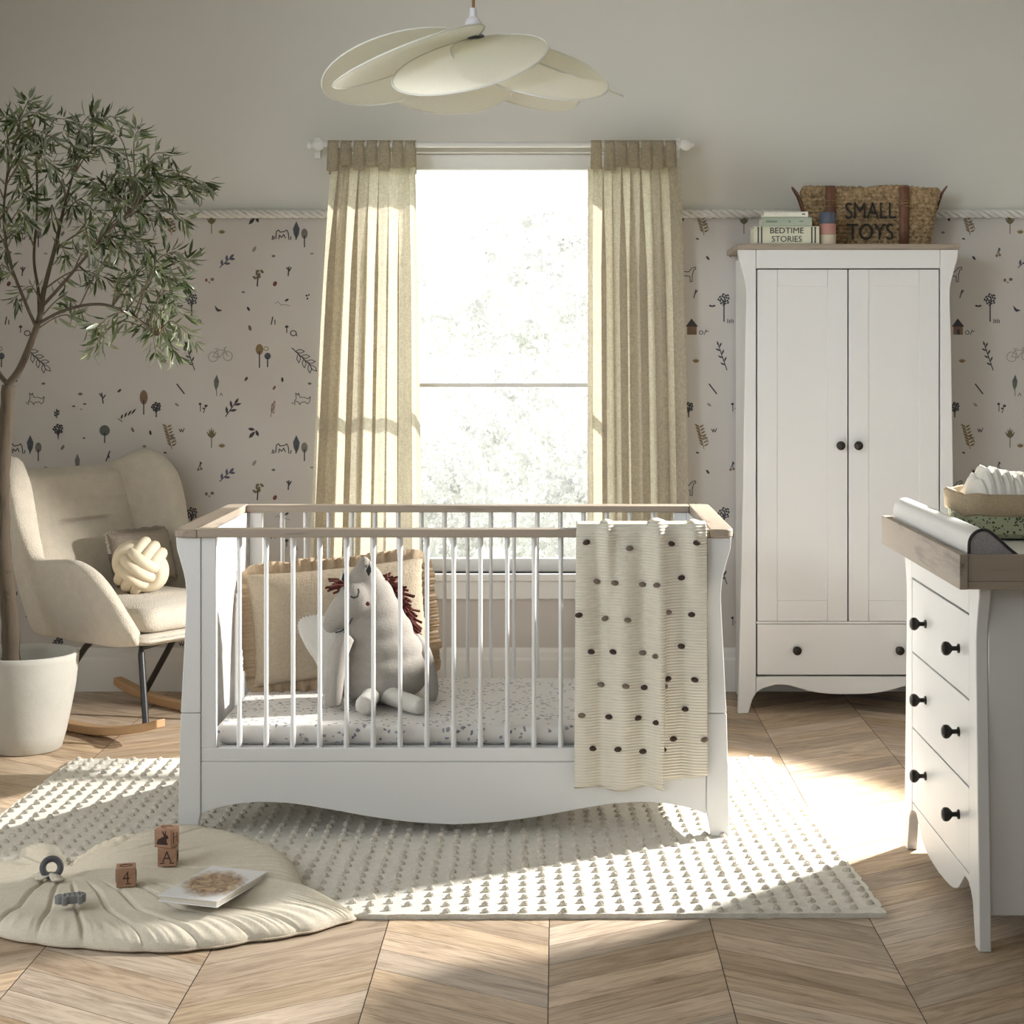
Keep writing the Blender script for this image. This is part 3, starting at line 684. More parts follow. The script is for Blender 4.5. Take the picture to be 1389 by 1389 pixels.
def make_toy():
    D = 5.14; k = D/FP
    g = fabric('grey_plush', (.335, .31, .28), 420, .35, var=.04)
    lt = fabric('white_plush', (.58, .56, .52), 420, .3, var=.03)
    yarn = mat('russet_yarn', (.10, .020, .014), .9, .3, 200, .4, 300)
    blk = mat('black_thread', (.02, .02, .022), .7)
    o = P(510, 955, D); o.z = .305
    def Q(px, py, dy=0): return Vector(((px-CX)*(D+dy)/FP, D+dy, CH-(py-CY)*(D+dy)/FP))
    root = empty('soft_toy', o, 'grey plush pony with russet yarn mane sitting on the mattress', 'soft toy')
    m = M()
    # pear body, neck and head merged into one skin, snout bent down to the left
    spine = [(513, 920, 66, 62), (513, 905, 68, 62), (512, 880, 62, 56), (508, 855, 53, 48), (504, 833, 44, 40), (500, 812, 36, 34), (496, 797, 27, 27), (494, 787, 14, 16)]
    for a, b, rx, ry in spine: m.ell(Q(a, b), (rx*k, ry*k*.85, 34*k), 24, 14)
    for t in range(7):
        q = t/6; m.ell(Q(lerp(482, 449, q), lerp(815, 848, q), -.03-.03*q), (lerp(27, 16, q)*k, lerp(27, 16, q)*k, lerp(27, 16, q)*k), 18, 12)
    m.ell(Q(513, 931), (60*k, 52*k, 20*k), 24, 12)
    b = m.build('body', g, root, smooth=True, ang=180)
    rm = b.modifiers.new('skin', 'REMESH'); rm.mode = 'VOXEL'; rm.voxel_size = .006; rm.use_smooth_shade = True
    sm = b.modifiers.new('soft', 'SMOOTH'); sm.iterations = 14; sm.factor = .5
    def limb(name, pts, r, mt):
        pp = interp(pts, 6); rr = [x[0] for x in interp([Vector((q, 0, 0)) for q in r], 6)]
        rr[0] *= .5; rr[-1] *= .45
        M().tube(pp, rr, 14).build(name, mt, root, smooth=True, ang=180)
    limb('arm', [Q(472, 862, -.10), Q(461, 885, -.12), Q(455, 915, -.13), Q(453, 945, -.13), Q(454, 958, -.13)], [10*k, 12*k, 12*k, 12*k, 9*k], g)
    limb('arm', [Q(560, 862, .03), Q(573, 885, .02), Q(583, 915, .0), Q(586, 938, -.01), Q(585, 951, -.01)], [9*k, 12*k, 10*k, 9*k, 6*k], g)
    limb('leg', [Q(520, 940, -.06), Q(543, 949, -.13), Q(560, 955, -.17), Q(574, 959, -.20)], [13*k, 12*k, 12*k, 10*k], lt)
    limb('leg', [Q(506, 939, -.06), Q(500, 949, -.14), Q(496, 955, -.20), Q(494, 958, -.22)], [13*k, 12*k, 13*k, 12*k], lt)
    def wing(pl, dy):
        c = [sum(p[0] for p in pl)/len(pl), sum(p[1] for p in pl)/len(pl)]; mm = M()
        for s in (-1, 1):
            rows = []
            for q in (0, .35, .65, .88, 1):
                rows.append([Q(lerp(c[0], a, q), lerp(c[1], bb, q), dy+s*.016*sqrt(max(0, 1-q*q))) for a, bb in pl])
            mm.grid(rows, False, True)
        mm.build('wing', lt, root, smooth=True, ang=180)
    w1 = [(447, 843), (438, 835), (428, 834), (418, 836), (409, 839), (404, 846), (405, 856), (409, 866), (414, 876), (420, 886), (427, 896), (432, 908), (436, 925), (438, 945), (440, 957), (448, 959), (460, 945), (466, 915), (470, 880), (466, 856)]
    wc = [tuple(p)[:2] for p in interp([Vector((a, b2, 0)) for a, b2 in w1+[w1[0]]], 4)][:-1]
    w1 = [(434+(a-434)*(1+(.045*(i % 2)-.02)*(i < 48)), 890+(b2-890)*(1+(.045*(i % 2)-.02)*(i < 48))) for i, (a, b2) in enumerate(wc)]
    wing(w1, -.075)
    wing([(553, 855), (560, 868), (568, 880), (572, 892), (575, 905), (570, 912), (560, 905), (550, 890), (545, 870)], .06)
    for (a, bb, dx, tip) in ((471, 793, 0, -8), (499, 781, 0, 3)):                # ears with dark lozenges
        e = M(); base = [Q(a-9, bb+6, -.03), Q(a+8, bb+6, -.03)]; top = Q(a+tip, bb-22, .0)
        rows = []
        for q in range(7):
            t = q/6; wq = (1-t)**.6*sin(pi*(.25+.75*t))*10+.3
            cxp, cyp = lerp(a, a+tip, t), lerp(bb+6, bb-22, t)
            rows.append([Q(cxp+wq*cos(2*pi*j/12), cyp, -.02+wq*k*.45*sin(2*pi*j/12)) for j in range(12)])
        eo = e.grid(rows, False, True).build('ear', lt, root, smooth=True, ang=180)
        M().add([Q(a+tip*.45-4.2, bb-7, -.046), Q(a+tip*.3, bb+1, -.042), Q(a+tip*.45+4.2, bb-7, -.046), Q(a+tip*.7, bb-16, -.042)], [(0, 1, 2, 3)]).build('lozenge', blk, eo)
    M().tube([Q(476, 809, -.115), Q(480, 811, -.117), Q(485, 809, -.113), Q(487, 803, -.105), Q(486, 799, -.1)], .0028, 8).build('eye', blk, root, smooth=True)
    M().ell(Q(499, 819, -.100), (.0062, .004, .0062), 10, 8).build('cheek', mat('plum_thread', (.09, .02, .02), .8), root, smooth=True)
    M().tube([Q(455, 858, -.093), Q(463, 856, -.097), Q(473, 848, -.098), Q(478, 838, -.09)], .0022, 8).build('mouth', blk, root, smooth=True)
    ma = M(); rnd = random.Random(4)
    crest = interp([Q(505, 789, .03), Q(525, 800, .05), Q(540, 822, .06), Q(551, 850, .06), Q(556, 866, .06)], 10)
    for i in range(120):
        p = crest[min(len(crest)-1, int(rnd.random()*len(crest)))]; t = rnd.random()
        d = Vector((rnd.uniform(.45, 1.0), rnd.uniform(-.9, .7), rnd.uniform(-.25, .45)-.75*max(0, (1.31-(800-478)*k)-p.z)/.12)).normalized()
        l = rnd.uniform(.040, .068)
        ma.tube([p-d*.01, p+d*l*.5+Vector((0, 0, .004)), p+d*l+Vector((0, 0, -.010*rnd.random()))], .0038, 6)
    ma.build('mane', yarn, root, smooth=True); ma = M()
    for i in range(16):
        p = Q(468+rnd.uniform(-3, 6), 797+rnd.uniform(-6, 6), -.03+rnd.uniform(-.03, .03)); d = Vector((-1, rnd.uniform(-.5, .3), rnd.uniform(-.3, .35))).normalized(); l = rnd.uniform(.03, .055)
        ma.tube([p, p+d*l*.6+Vector((0, 0, .004)), p+d*l], .0036, 6)
    ma.build('forelock', yarn, root, smooth=True)
make_toy()

# knitted blanket over the front rail
def make_blanket():
    rt = cz(717.5)
    xl, xr = cx(782, 4.74), cx(959, 4.74)
    def fold(u, d):
        g = min(1, d/.28)
        y = .012*sin(2*pi*(u*3.1+.1))*(.3+.7*g)
        y += .030*exp(-((u-.235)/.05)**2)*(1-.75*g)+.034*exp(-((u-.62)/.07)**2)*(1-.2*g)+.028*exp(-((u-.90)/.07)**2)*(1-.4*g)
        return y-.012
    kn = banded('cream_rib_knit', (.73, .685, .58), 'Z', 40, .6, .93)
    nu, rows = 90, []
    path = []                                             # (distance, y, z) along the drape, inside to outside
    for i in range(9): path.append((0, CF+.052, rt-.16+.16*i/9, 0))
    for i in range(9):
        a = pi*i/8; path.append((0, CF+.014+.040*cos(a), rt+.010+.006*sin(a), 1))
    for i in range(1, 61): path.append((i/60, CF-.034, rt+.005-i/60*.70, 2))
    for d, y, z, kind in path:
        row = []
        for i in range(nu+1):
            u = i/nu; x = lerp(xl, xr, u)
            if kind == 2:
                ext = .695 if u < .70 else .668
                zz = rt+.005-d*ext
                f = fold(u, d); x2 = x+.012*sin(2*pi*u*2)*d*.4+(.010*(u-.5)*d)
                lap = max(0, min(1, (u-.66)/.06)); 
                yy = y-f-(.0 if u < .69 else -.018*d)
                row.append((x2-.022*exp(-((u-.72)/.05)**2)*d, yy, zz+.006*sin(u*14)*d))
            else:
                f = fold(u, 0)*.5; row.append((x, y+(f if kind == 0 else 0), z+(max(0, f)*.8 if kind == 1 else 0)))
        rows.append(row)
    r = empty('knitted_blanket', ((xl+xr)/2, CF-.03, .15), 'cream ribbed knit blanket with dark tufts hung over the cot rail', 'blanket')
    o = M().grid(rows).build('knit', kn, r, smooth=True, ang=180)
    s = o.modifiers.new('solid', 'SOLIDIFY'); s.thickness = .006; s.offset = 0
    tm = mat('dark_tuft', (.05, .03, .025), .95, .3, 300); tm2 = mat('taupe_tuft', (.17, .13, .10), .95, .3, 300)
    dots = [(545, 213), (708, 236), (865, 218), (957, 213), (582, 362), (654, 367), (758, 374), (807, 371), (907, 349), (519, 487), (617, 503), (704, 506), (862, 478), (944, 487), (560, 627), (649, 628), (757, 634), (802, 640), (907, 610), (598, 754), (696, 756), (762, 765), (847, 758), (868, 731), (955, 734), (525, 866), (632, 875), (738, 881), (801, 890), (920, 850), (566, 994), (671, 995), (755, 1008), (848, 997), (882, 962), (985, 962)]
    ns = 18+1
    for i, (a, b) in enumerate(dots):
        px, py = 600+.36*a, 660+.36*b
        u = (cx(px, 4.74)-xl)/(xr-xl); z = cz(py, 4.74); d = max(0.001, (rt+.005-z)/.695)
        u = min(max(u, .015), .985)
        rr = rows[ns-1+max(1, min(59, round(d*60)))]; p = Vector(rr[round(u*nu)]); p.z = z
        m = M(); m.ell(p+Vector((0, -.005, 0)), (.0105, .007, .0072), 10, 6, Matrix.Rotation(hsh(i)*.6-.3, 3, 'Y'))
        m.build('tuft', tm if hsh(i, 5) > .35 else tm2, r, smooth=True)
make_blanket()

# ---------------------------------------------------------------- shared furniture parts
def knob(x, y, z, d, root):
    """round knob on a stem; d is the outward direction ('-y' or '-x')"""
    pr = [(0, 0), (.011, 0), (.011, .003), (.0055, .006), (.0055, .015), (.010, .019), (.0150, .024), (.0165, .030), (.0150, .036), (.009, .040), (0, .0405)]
    m = M(); m.lathe([(r, -h) for r, h in pr], (x, y, z), 20, axis='y' if d == '-y' else 'x')
    return m.build('knob', BRONZE, root, smooth=True)

# ---------------------------------------------------------------- wardrobe
def make_wardrobe():
    F = 6.48; B = 6.895
    X = lambda p: (p-CX)*F/FP
    Z = lambda p: CH-(p-CY)*F/FP
    root = empty('wardrobe', (X(1150.5), 6.69, 0), 'tall white two-door wardrobe with an ash top against the wallpaper', 'wardrobe')
    zt = Z(338.5)
    lo = [(1001, 338.5), (1002.5, 352), (1007, 368), (1011.5, 386), (1012.5, 405), (1011, 460), (1007, 700), (1001, 968)]
    for s in (0, 1):
        f = (lambda p: p) if s == 0 else (lambda p: 2*1150.5-p)
        up = bez([(X(f(a)), Z(b)) for a, b in lo], 5); up[-1] = (up[-1][0], 0.0005)
        pts = up+[(X(f(1015)), .0005), (X(f(1020.5)), Z(949)), (X(f(1025.6)), Z(940)), (X(f(1025.6)), zt)]
        fixn(M().prism(pts, 'y', F, F+.028).build('post', WHITE, root, bevel=.0025))
        x0, x1 = sorted((X(f(1013)), X(f(1021))))
        fixn(M().prism([(F+.029, .09), (F+.06, .085), (F+.08, .05), (F+.3, .05), (B-.06, .05), (B-.05, 0.0005), (B, .0005), (B, zt-.02), (F+.029, zt-.02)], 'x', x0, x1).build('side_panel', WHITE, root, bevel=.002))
    a0, a1 = X(1025.9), X(2*1150.5-1025.9)
    M().box(a0, a1, F, F+.026, Z(364), zt).build('top_rail', WHITE, root, bevel=.002)
    M().box(X(1000), X(2*1150.5-1000), F-.010, B, zt+.0005, Z(331)).build('top', ASH, root, bevel=.002)
    M().box(a0+.002, a1-.002, F+.030, B-.01, .12, zt-.03).build('carcass', [DARK], root)  # near-black box, paints the shade behind the door gaps
    M().box(a0, a1, F+.001, F+.026, Z(846.0), Z(843.2)).build('divider', WHITE, root)
    wave = [(1025.9, 940), (1035, 934), (1050, 929.5), (1062, 929), (1075, 931), (1100, 938), (1125, 941.2), (1150.5, 941.8)]
    w2 = bez([(X(a), Z(b)) for a, b in wave], 5); mid = X(1150.5); w2 = w2+[(2*mid-p[0], p[1]) for p in w2[-2::-1]]
    fixn(M().prism(w2+[(a1, Z(917.8)), (a0, Z(917.8))], 'y', F+.002, F+.022).build('apron', WHITE, root, bevel=.0015))
    for p0, p1, kx in ((1027.4, 1149.6, 1139), (1151.4, 2*1150.5-1027.4, 1163)):
        x0, x1 = X(p0), X(p1); z0, z1 = Z(842.6), Z(365.6); st = .072
        m = M()
        m.box(x0, x0+st, F+.001, F+.021, z0, z1).box(x1-st, x1, F+.001, F+.021, z0, z1)
        m.box(x0+st+.0006, x1-st-.0006, F+.001, F+.021, z1-.062, z1).box(x0+st+.0006, x1-st-.0006, F+.001, F+.021, z0, z0+.075)
        m.box(x0+st-.001, x1-st+.001, F+.0036, F+.018, z0+.07, z1-.06)
        d = m.build('door', WHITE, root, bevel=.0012)
        knob(X(kx), F+.001, Z(604), '-y', d)
    d = M().box(X(1027.4), X(2*1150.5-1027.4), F+.001, F+.021, Z(915.4), Z(846.8)).build('drawer', WHITE, root, bevel=.0015)
    for kx in (1080, 1219): knob(X(kx), F+.001, Z(881), '-y', d)
    return Z(331)
ZW = make_wardrobe()

# things on top of the wardrobe
def make_books_top():
    D = 6.50
    def X(p): return (p-CX)*D/FP
    k = D/FP
    zb = [ZW+.0005, ZW+.0005+.0645, ZW+.0005+.0645+.0335]; zh = [.064, .033, .019]
    specs = [('cover_cream', (.60, .60, .47), 1022, 1110, .16, 'thick pale-green book lettered BEDTIME STORIES at the bottom of the wardrobe pile'),
             ('cover_sage', (.36, .42, .34), 1033, 1100, .13, 'sage green book in the middle of the pile on the wardrobe'),
             ('cover_white', (.72, .72, .64), 1035, 1095, .12, 'thin off-white book topmost on the pile on the wardrobe')]
    pages = mat('paper_pages', (.72, .68, .58), .9, .05, 90)
    ink = mat('book_ink', (.03, .03, .03), .8)
    for i, (nm, c, p0, p1, dep, lab) in enumerate(specs):
        x0, x1, z0, z1 = X(p0), X(p1), zb[i], zb[i]+zh[i]; y0, y1 = D-.02, D-.02+dep
        r = empty('book', ((x0+x1)/2, y0+dep/2, z0), lab, 'book', 'books piled on the wardrobe')
        cm = mat(nm, c, .6, .03); t = .0035
        m = M().box(x0, x1, y0, y1, z0, z0+t).box(x0, x1, y0, y1, z1-t, z1)
        rows = []
        for q in range(7):
            a = -pi/2+pi*q/6; yy = y0-.004*cos(a); zz = lerp(z0, z1, (sin(a)+1)/2); rows.append([(x0, yy, zz), (x1, yy, zz)])
        m.grid(rows); m.box(x0, x1, y0, y0+.003, z0+t*.5, z1-t*.5)
        if i == 0:
            for a in (.062, .115, .885, .938):
                xx = lerp(x0, x1, a); m.box(xx-.0022, xx+.0022, y0-.0052, y0-.001, z0+.003, z1-.003, 1)
            mw = Matrix.Translation(((x0+x1)/2, y0-.0047, (z0+z1)/2)) @ Matrix.Rotation(pi/2, 4, 'X')
            m.text('BEDTIME', .030, mw @ Matrix.Translation((0, .0150, 0)), .0006, 1, 1.05, 0)
            m.text('STORIES', .030, mw @ Matrix.Translation((0, -.0155, 0)), .0006, 1, 1.0, 0)
        elif i == 1:
            m.box(lerp(x0, x1, .08), lerp(x0, x1, .30), y0-.0050, y0-.001, (z0+z1)/2-.004, (z0+z1)/2+.003, 1).box(lerp(x0, x1, .53), lerp(x0, x1, .57), y0-.0050, y0-.001, (z0+z1)/2-.004, (z0+z1)/2+.004, 1).box(lerp(x0, x1, .75), lerp(x0, x1, .83), y0-.0050, y0-.001, (z0+z1)/2-.002, (z0+z1)/2+.003, 1)
        else:
            m.box(lerp(x0, x1, .86), lerp(x0, x1, .93), y0-.0050, y0-.001, (z0+z1)/2-.002, (z0+z1)/2+.002, 1)
        m.build('cover', [cm, ink if i != 1 else mat('sage_print', (.20, .24, .19), .7)], r)
        M().box(x0+.003, x1-.003, y0+.0035, y1-.004, z0+t+.0003, z1-t-.0003).build('pages', pages, r)
    c = P(1122.5, 330, 6.515); r0 = 11*6.515/FP
    r = empty('stacking_cups', (c.x, c.y, ZW+.0005), 'three-band navy, dusty pink and cream cylinder beside the book pile', 'stacking cups')
    hs = [ZW+.0005, CH-(318-CY)*6.515/FP, CH-(303.5-CY)*6.515/FP, CH-(288-CY)*6.515/FP]
    for i, (cn, cc) in enumerate((('cream', (.56, .49, .37)), ('pink', (.44, .225, .19)), ('navy', (.075, .09, .13)))):
        h0, h1 = hs[i], hs[i+1]-.0006; q = r0*(1.06-.03*i)
        M().lathe([(0, 0), (q, 0), (q, h1-h0-.002), (q-.002, h1-h0), (0, h1-h0)], (c.x, c.y, h0), 28).build('cup', mat('cup_'+cn, cc, .6, .02), r, smooth=True, ang=50)
make_books_top()
def make_toy_basket():
    D = 6.70
    def X(p): return (p-CX)*D/FP
    zt = CH-(257-CY)*D/FP; z0 = ZW+.001
    cxm = (X(1100)+X(1268))/2; cy = 6.785
    rot = Matrix.Translation((cxm, cy, 0)) @ Matrix.Rotation(radians(-5), 4, 'Z')
    r = empty('toy_basket', (cxm, cy, z0), 'brown woven seagrass basket lettered SMALL TOYS on the wardrobe', 'basket')
    grass, N, L, b = nt('seagrass'); v = coords(N, L)
    f = noise(N, L, v, 70, 4, .7); L.new(ramp(N, L, f, [(.30, (.12, .078, .040)), (.5, (.36, .245, .13)), (.72, (.58, .43, .25))]), b.inputs['Base Color']); b.inputs['Roughness'].default_value = .85
    bump(N, L, b, noise(N, L, v, 160, 3), .9, .006)
    hw0, hw1, hd = (X(1265)-X(1110))/2, (X(1273)-X(1096))/2, .105
    def ring(t, z, wob=0, q=0):
        hw = lerp(hw0, hw1, t); d = lerp(hd*.92, hd, t); rad = .03; out = []
        for (sx, sy, st) in ((1, 1, 0), (-1, 1, 1), (-1, -1, 2), (1, -1, 3)):
            for k in range(6):
                a = pi/2*(st+k/5); out.append(Vector((sx*(hw-rad)+rad*cos(a), sy*(d-rad)+rad*sin(a), z)))
        res = []
        n = len(out)
        for i in range(n):
            a, b2 = out[i], out[(i+1) % n]; k = max(1, int((a-b2).length/.0065))
            for j in range(k): res.append(a.lerp(b2, j/k))
        return res
    def rowtube(m, t, z, rr, ph):
        pts = ring(t, z); 
        m.tube([rot @ p for p in pts], [rr*(1+.28*sin(i*2.09+ph)) for i in range(len(pts))], 6, closed=True, up=(0, 0, 1))
    m = M(); n = 11; lidz = zt-.042
    for i in range(n):
        t = i/(n-1); rowtube(m, t*.8, z0+.012+(lidz-z0-.02)*t, .0105, i*1.6)
    pts = ring(.1, z0+.004); m.add([rot @ p for p in pts], [tuple(range(len(pts)))])
    m.build('body', grass, r, smooth=True, ang=180)
    m = M()
    for i in range(3): rowtube(m, .93+.035*i, lidz+.005+.0145*i, .0115, i*2)
    for i in range(7):
        s = 1-i/7; pts = [Vector((p.x*s, p.y*s, zt-.002+.004*(1-s)+.006*sin(p.x*20))) for p in ring(1, zt-.002)]
        m.tube([rot @ p for p in pts], [.0115*(1+.25*sin(k*2.09+i)) for k in range(len(pts))], 6, closed=True, up=(0, 0, 1))
    m.build('lid', grass, r, smooth=True, ang=180)
    lea = mat('tan_leather', (.155, .062, .032), .55, .15, 30)
    brass = mat('brass', (.45, .33, .15), .3, .1, metal=.9)
    for px in (1129, 1227):
        x = X(px)-cxm; hw = .018
        prof = [(-.07, zt+.016), (-.10, zt+.013), (-.1225, zt+.002), (-.1255, zt-.03), (-.1215, zt-.06), (-.1175, z0+.06), (-.112, z0+.004)]
        rows = [[rot @ Vector((x-hw, y, z)), rot @ Vector((x+hw, y, z))] for y, z in prof]
        s = M().grid(rows).build('strap', lea, r, smooth=True); so = s.modifiers.new('solid', 'SOLIDIFY'); so.thickness = .003; so.offset = 0
        bz = zt-.055
        M().tube([rot @ Vector((x+a*.021, -.126, bz+c2*.010)) for a, c2 in ((-1, -1), (1, -1), (1, 1), (-1, 1))], .002, 6, closed=True).tube([rot @ Vector((x-.004, -.127, bz)), rot @ Vector((x+.020, -.127, bz))], .0018, 6).build('buckle', brass, s)
    for s in (-1, 1):
        x = s*(hw1+.004)
        pts = interp([Vector((x, -.045, zt-.075)), Vector((x+s*.018, -.045, zt-.02)), Vector((x+s*.036, -.02, zt+.008)), Vector((x+s*.036, .02, zt+.008)), Vector((x+s*.018, .045, zt-.02)), Vector((x, .045, zt-.075))], 6)
        M().tube([rot @ p for p in pts], .011, 8, flat=.3).build('handle', lea, r, smooth=True)
    blk = mat('stencil_black', (.022, .02, .018), .9)
    lx = (X(1182)-cxm)
    for body, zz, q in (('SMALL', CH-(288-CY)*D/FP, -.1262), ('TOYS', CH-(316.5-CY)*D/FP, -.1215)):
        mw = rot @ Matrix.Translation((lx, q, zz)) @ Matrix.Rotation(pi/2-.03, 4, 'X')
        M().text(body, .087, mw, .0012, 0, .76 if body == 'SMALL' else .80, .0).build('lettering', blk, r)
make_toy_basket()

# ---------------------------------------------------------------- dresser with changing top
def make_dresser():
    XF = .92; N0, N1 = 3.93, 4.72; zt = .80; xb = 1.42
    mid = (N0+N1)/2
    root = empty('dresser', (1.17, mid, 0), 'white three-drawer dresser with dark knobs facing the cot', 'dresser')
    prof = [(-.030, zt), (-.027, zt-.02), (-.014, zt-.055), (0, zt-.10), (.004, zt-.145), (0, zt-.25), (-.014, .30), (-.030, .0005)]
    for s in (0, 1):
        f = (lambda d: N0+d) if s == 0 else (lambda d: N1-d)
        up = [(f(p[0]), p[1]) for p in interp([Vector((a, b, 0)) for a, b in prof], 5)]; up[-1] = (up[-1][0], .0005)
        pts = up+[(f(.012), .0005), (f(.035), .09), (f(.055), .112), (f(.071), .118), (f(.071), zt)]
        fixn(M().prism(pts, 'x', XF, XF+.026).build('post', WHITE, root, bevel=.0025))
        y0, y1 = sorted((f(.002), f(.020)))
        M().box(XF+.0265, xb-.035, y0, y1, .07, zt-.001).build('side_panel', WHITE, root, bevel=.002)
        y0, y1 = sorted((f(-.006), f(.030)))
        M().box(xb-.035, xb, y0, y1, .0005, zt-.001).build('leg', WHITE, root, bevel=.002)
    a, b = N0+.0715, N1-.0715
    M().box(XF+.0145, xb-.01, N0+.0725, N1-.0725, .139, .7245).build('carcass', DARK, root)  # near-black colour stands in for shade in the drawer gaps
    M().box(XF, XF+.024, a, b, .7255, zt).build('top_rail', WHITE, root, bevel=.002)
    zs = [.14, .335, .531, .7225]
    for i in range(3):
        d = M().box(XF+.001, XF+.022, a+.0022, b-.0022, zs[i]+.0022, zs[i+1]-.0022).build('drawer', WHITE, root, bevel=.0015)
        zz = (.249, .439, .630)[i]
        for y in (4.105, 4.475): knob(XF+.001, y, zz, '-x', d)
    wv = [(a, .118), (a+.03, .123), (a+.055, .120), (a+.09, .095), (a+.13, .072), (a+.20, .056), (mid, .050)]
    w2 = [tuple(p)[:2] for p in interp([Vector((x, z, 0)) for x, z in wv], 5)]; w2 = w2+[(2*mid-p[0], p[1]) for p in w2[-2::-1]]
    fixn(M().prism(w2+[(b, .1385), (a, .1385)], 'x', XF+.002, XF+.022).build('apron', WHITE, root, bevel=.0015))
    # removable changing tray of ash boards
    t = empty('changing_tray', (1.15, mid, zt+.0006), 'open ash-wood changing tray set on top of the white dresser', 'changing tray')
    x0, x1, y0, y1, z0, z1 = .862, 1.45, 3.835, 4.76, zt+.0006, .876
    M().box(x0, x0+.018, y0, y1, z0, z1).build('front_board', ASHY, t, bevel=.0015)
    M().box(x1-.018, x1, y0, y1, z0, z1).build('back_board', ASHY, t, bevel=.0015)
    for yy in (y0+.004, y1-.022): M().box(x0+.0185, x1-.0185, yy, yy+.018, z0+.017, z1-.001).build('side_board', ASH, t, bevel=.0015)
    M().box(x0+.0185, x1-.0185, y0+.003, y1-.003, z0, z0+.0165).build('base_board', ASH, t, bevel=.0015)
    # changing mat
    cz0 = z0+.0175; cm = empty('changing_mat', (1.15, mid, cz0), 'white padded changing mat with raised dark-piped sides lying in the wooden tray', 'changing mat')
    f0, f1, g0, g1 = x0+.0255, x1-.0255, y0+.026, y1-.028
    top = [(f0, .0), (f0-.000, .06), (f0+.002, .085), (f0+.012, .100), (f0+.028, .107), (f0+.045, .103), (f0+.07, .082), (f0+.095, .060), (f0+.12, .046), (f0+.18, .038), ((f0+f1)/2, .036)]
    cr = [tuple(p)[:2] for p in interp([Vector((a2, b2, 0)) for a2, b2 in top], 4)]; cr = cr+[(f0+f1-p[0], p[1]) for p in cr[-2::-1]]
    vin = mat('white_vinyl', (.76, .755, .73), .45, .02, 6)
    rows = [[(x, y, cz0+.0003+z) for x, z in cr] for y in (g0+.012, g0+.02, (g0+g1)/2, g1-.02, g1)]
    fixn(M().grid(rows).build('pad', vin, cm, smooth=True, ang=180))
    mesh_m = spotted('grey_mesh', (.33, .31, .31), ((.2, .19, .19), (.26, .25, .25)), 260, .4)
    fixn(M().prism([(x, cz0+.0003+z) for x, z in cr], 'y', g0, g0+.0118).build('end_panel', mesh_m, cm))
    M().tube([(x, g0, cz0+.0013+z) for x, z in cr], .0034, 8).build('piping', mat('dark_piping', (.03, .028, .03), .7), cm, smooth=True)
    zm = cz0+.0425
    # fabric basket and muslin cloths
    bx0, bx1, by0, by1 = .985, 1.30, 4.30, 4.56
    r = empty('fabric_basket', ((bx0+bx1)/2, (by0+by1)/2, zm), 'green sprig-print fabric basket with a tan cuff on the changing mat', 'basket')
    def ring(d, z, rad=.05):
        out = []
        for (sx, sy, st) in ((bx1-rad-d, by1-rad-d, 0), (bx0+rad+d, by1-rad-d, 1), (bx0+rad+d, by0+rad+d, 2), (bx1-rad-d, by0+rad+d, 3)):
            for k in range(7):
                a2 = pi/2*(st+k/6); out.append((sx+rad*cos(a2), sy+rad*sin(a2), z+.003*sin(st*1.7+k)))
        return out
    grn = spotted('green_sprig_cloth', (.37, .385, .255), ((.02, .03, .02), (.06, .07, .045)), 95, .3)
    hb, hc = zm+.066, zm+.108
    m = M().grid([ring(.012, zm+.001), ring(.002, zm+.012), ring(0, hb)], False, True); m.F.append(tuple(range(27, -1, -1))); m.I.append(0)
    m.build('bag', grn, r, smooth=True)
    M().grid([ring(.0, hb-.012), ring(-.007, hb-.008), ring(-.009, hc-.006), ring(-.004, hc), ring(.003, hc-.002), ring(.006, hb), ring(.006, zm+.01)], False, True).build('cuff', fabric('tan_cuff', (.43, .34, .225), 320, .4), r, smooth=True, ang=180)
    rnd = random.Random(3); wm = fabric('white_muslin', (.80, .775, .72), 420, .3, var=.03)
    q = empty('muslin_cloth', ((bx0+bx1)/2, (by0+by1)/2, zm+.06), 'crumpled white muslin cloths heaped in the green fabric basket', 'cloth')
    m = M()
    nu, nv = 170, 40; rows = []
    for i in range(nu+1):
        u = i/nu; row = []
        for j in range(nv+1):
            v = j/nv; x = lerp(bx0+.026, bx1-.026, u); y = lerp(by0+.026, by1-.026, v)
            ed = min(1, min(u, 1-u)/.16)**.55*min(1, min(v, 1-v)/.22)**.55
            rg = .012*abs(sin(u*38+1.6*sin(v*4+u*6)+v*3.0))+.005*abs(sin(u*71+v*9))
            row.append((x, y, zm+.085+ed*(.058+.008*sin(u*9))+rg*(.3+.7*ed)))
        rows.append(row)
    m.grid(rows).build('fold', wm, q, smooth=True, ang=180)
    m2 = M(); rows2 = [[(x, y, zm+.05) for x, y, z in rows[0]], [(x, y, zm+.05) for x, y, z in rows[-1]]]
make_dresser()

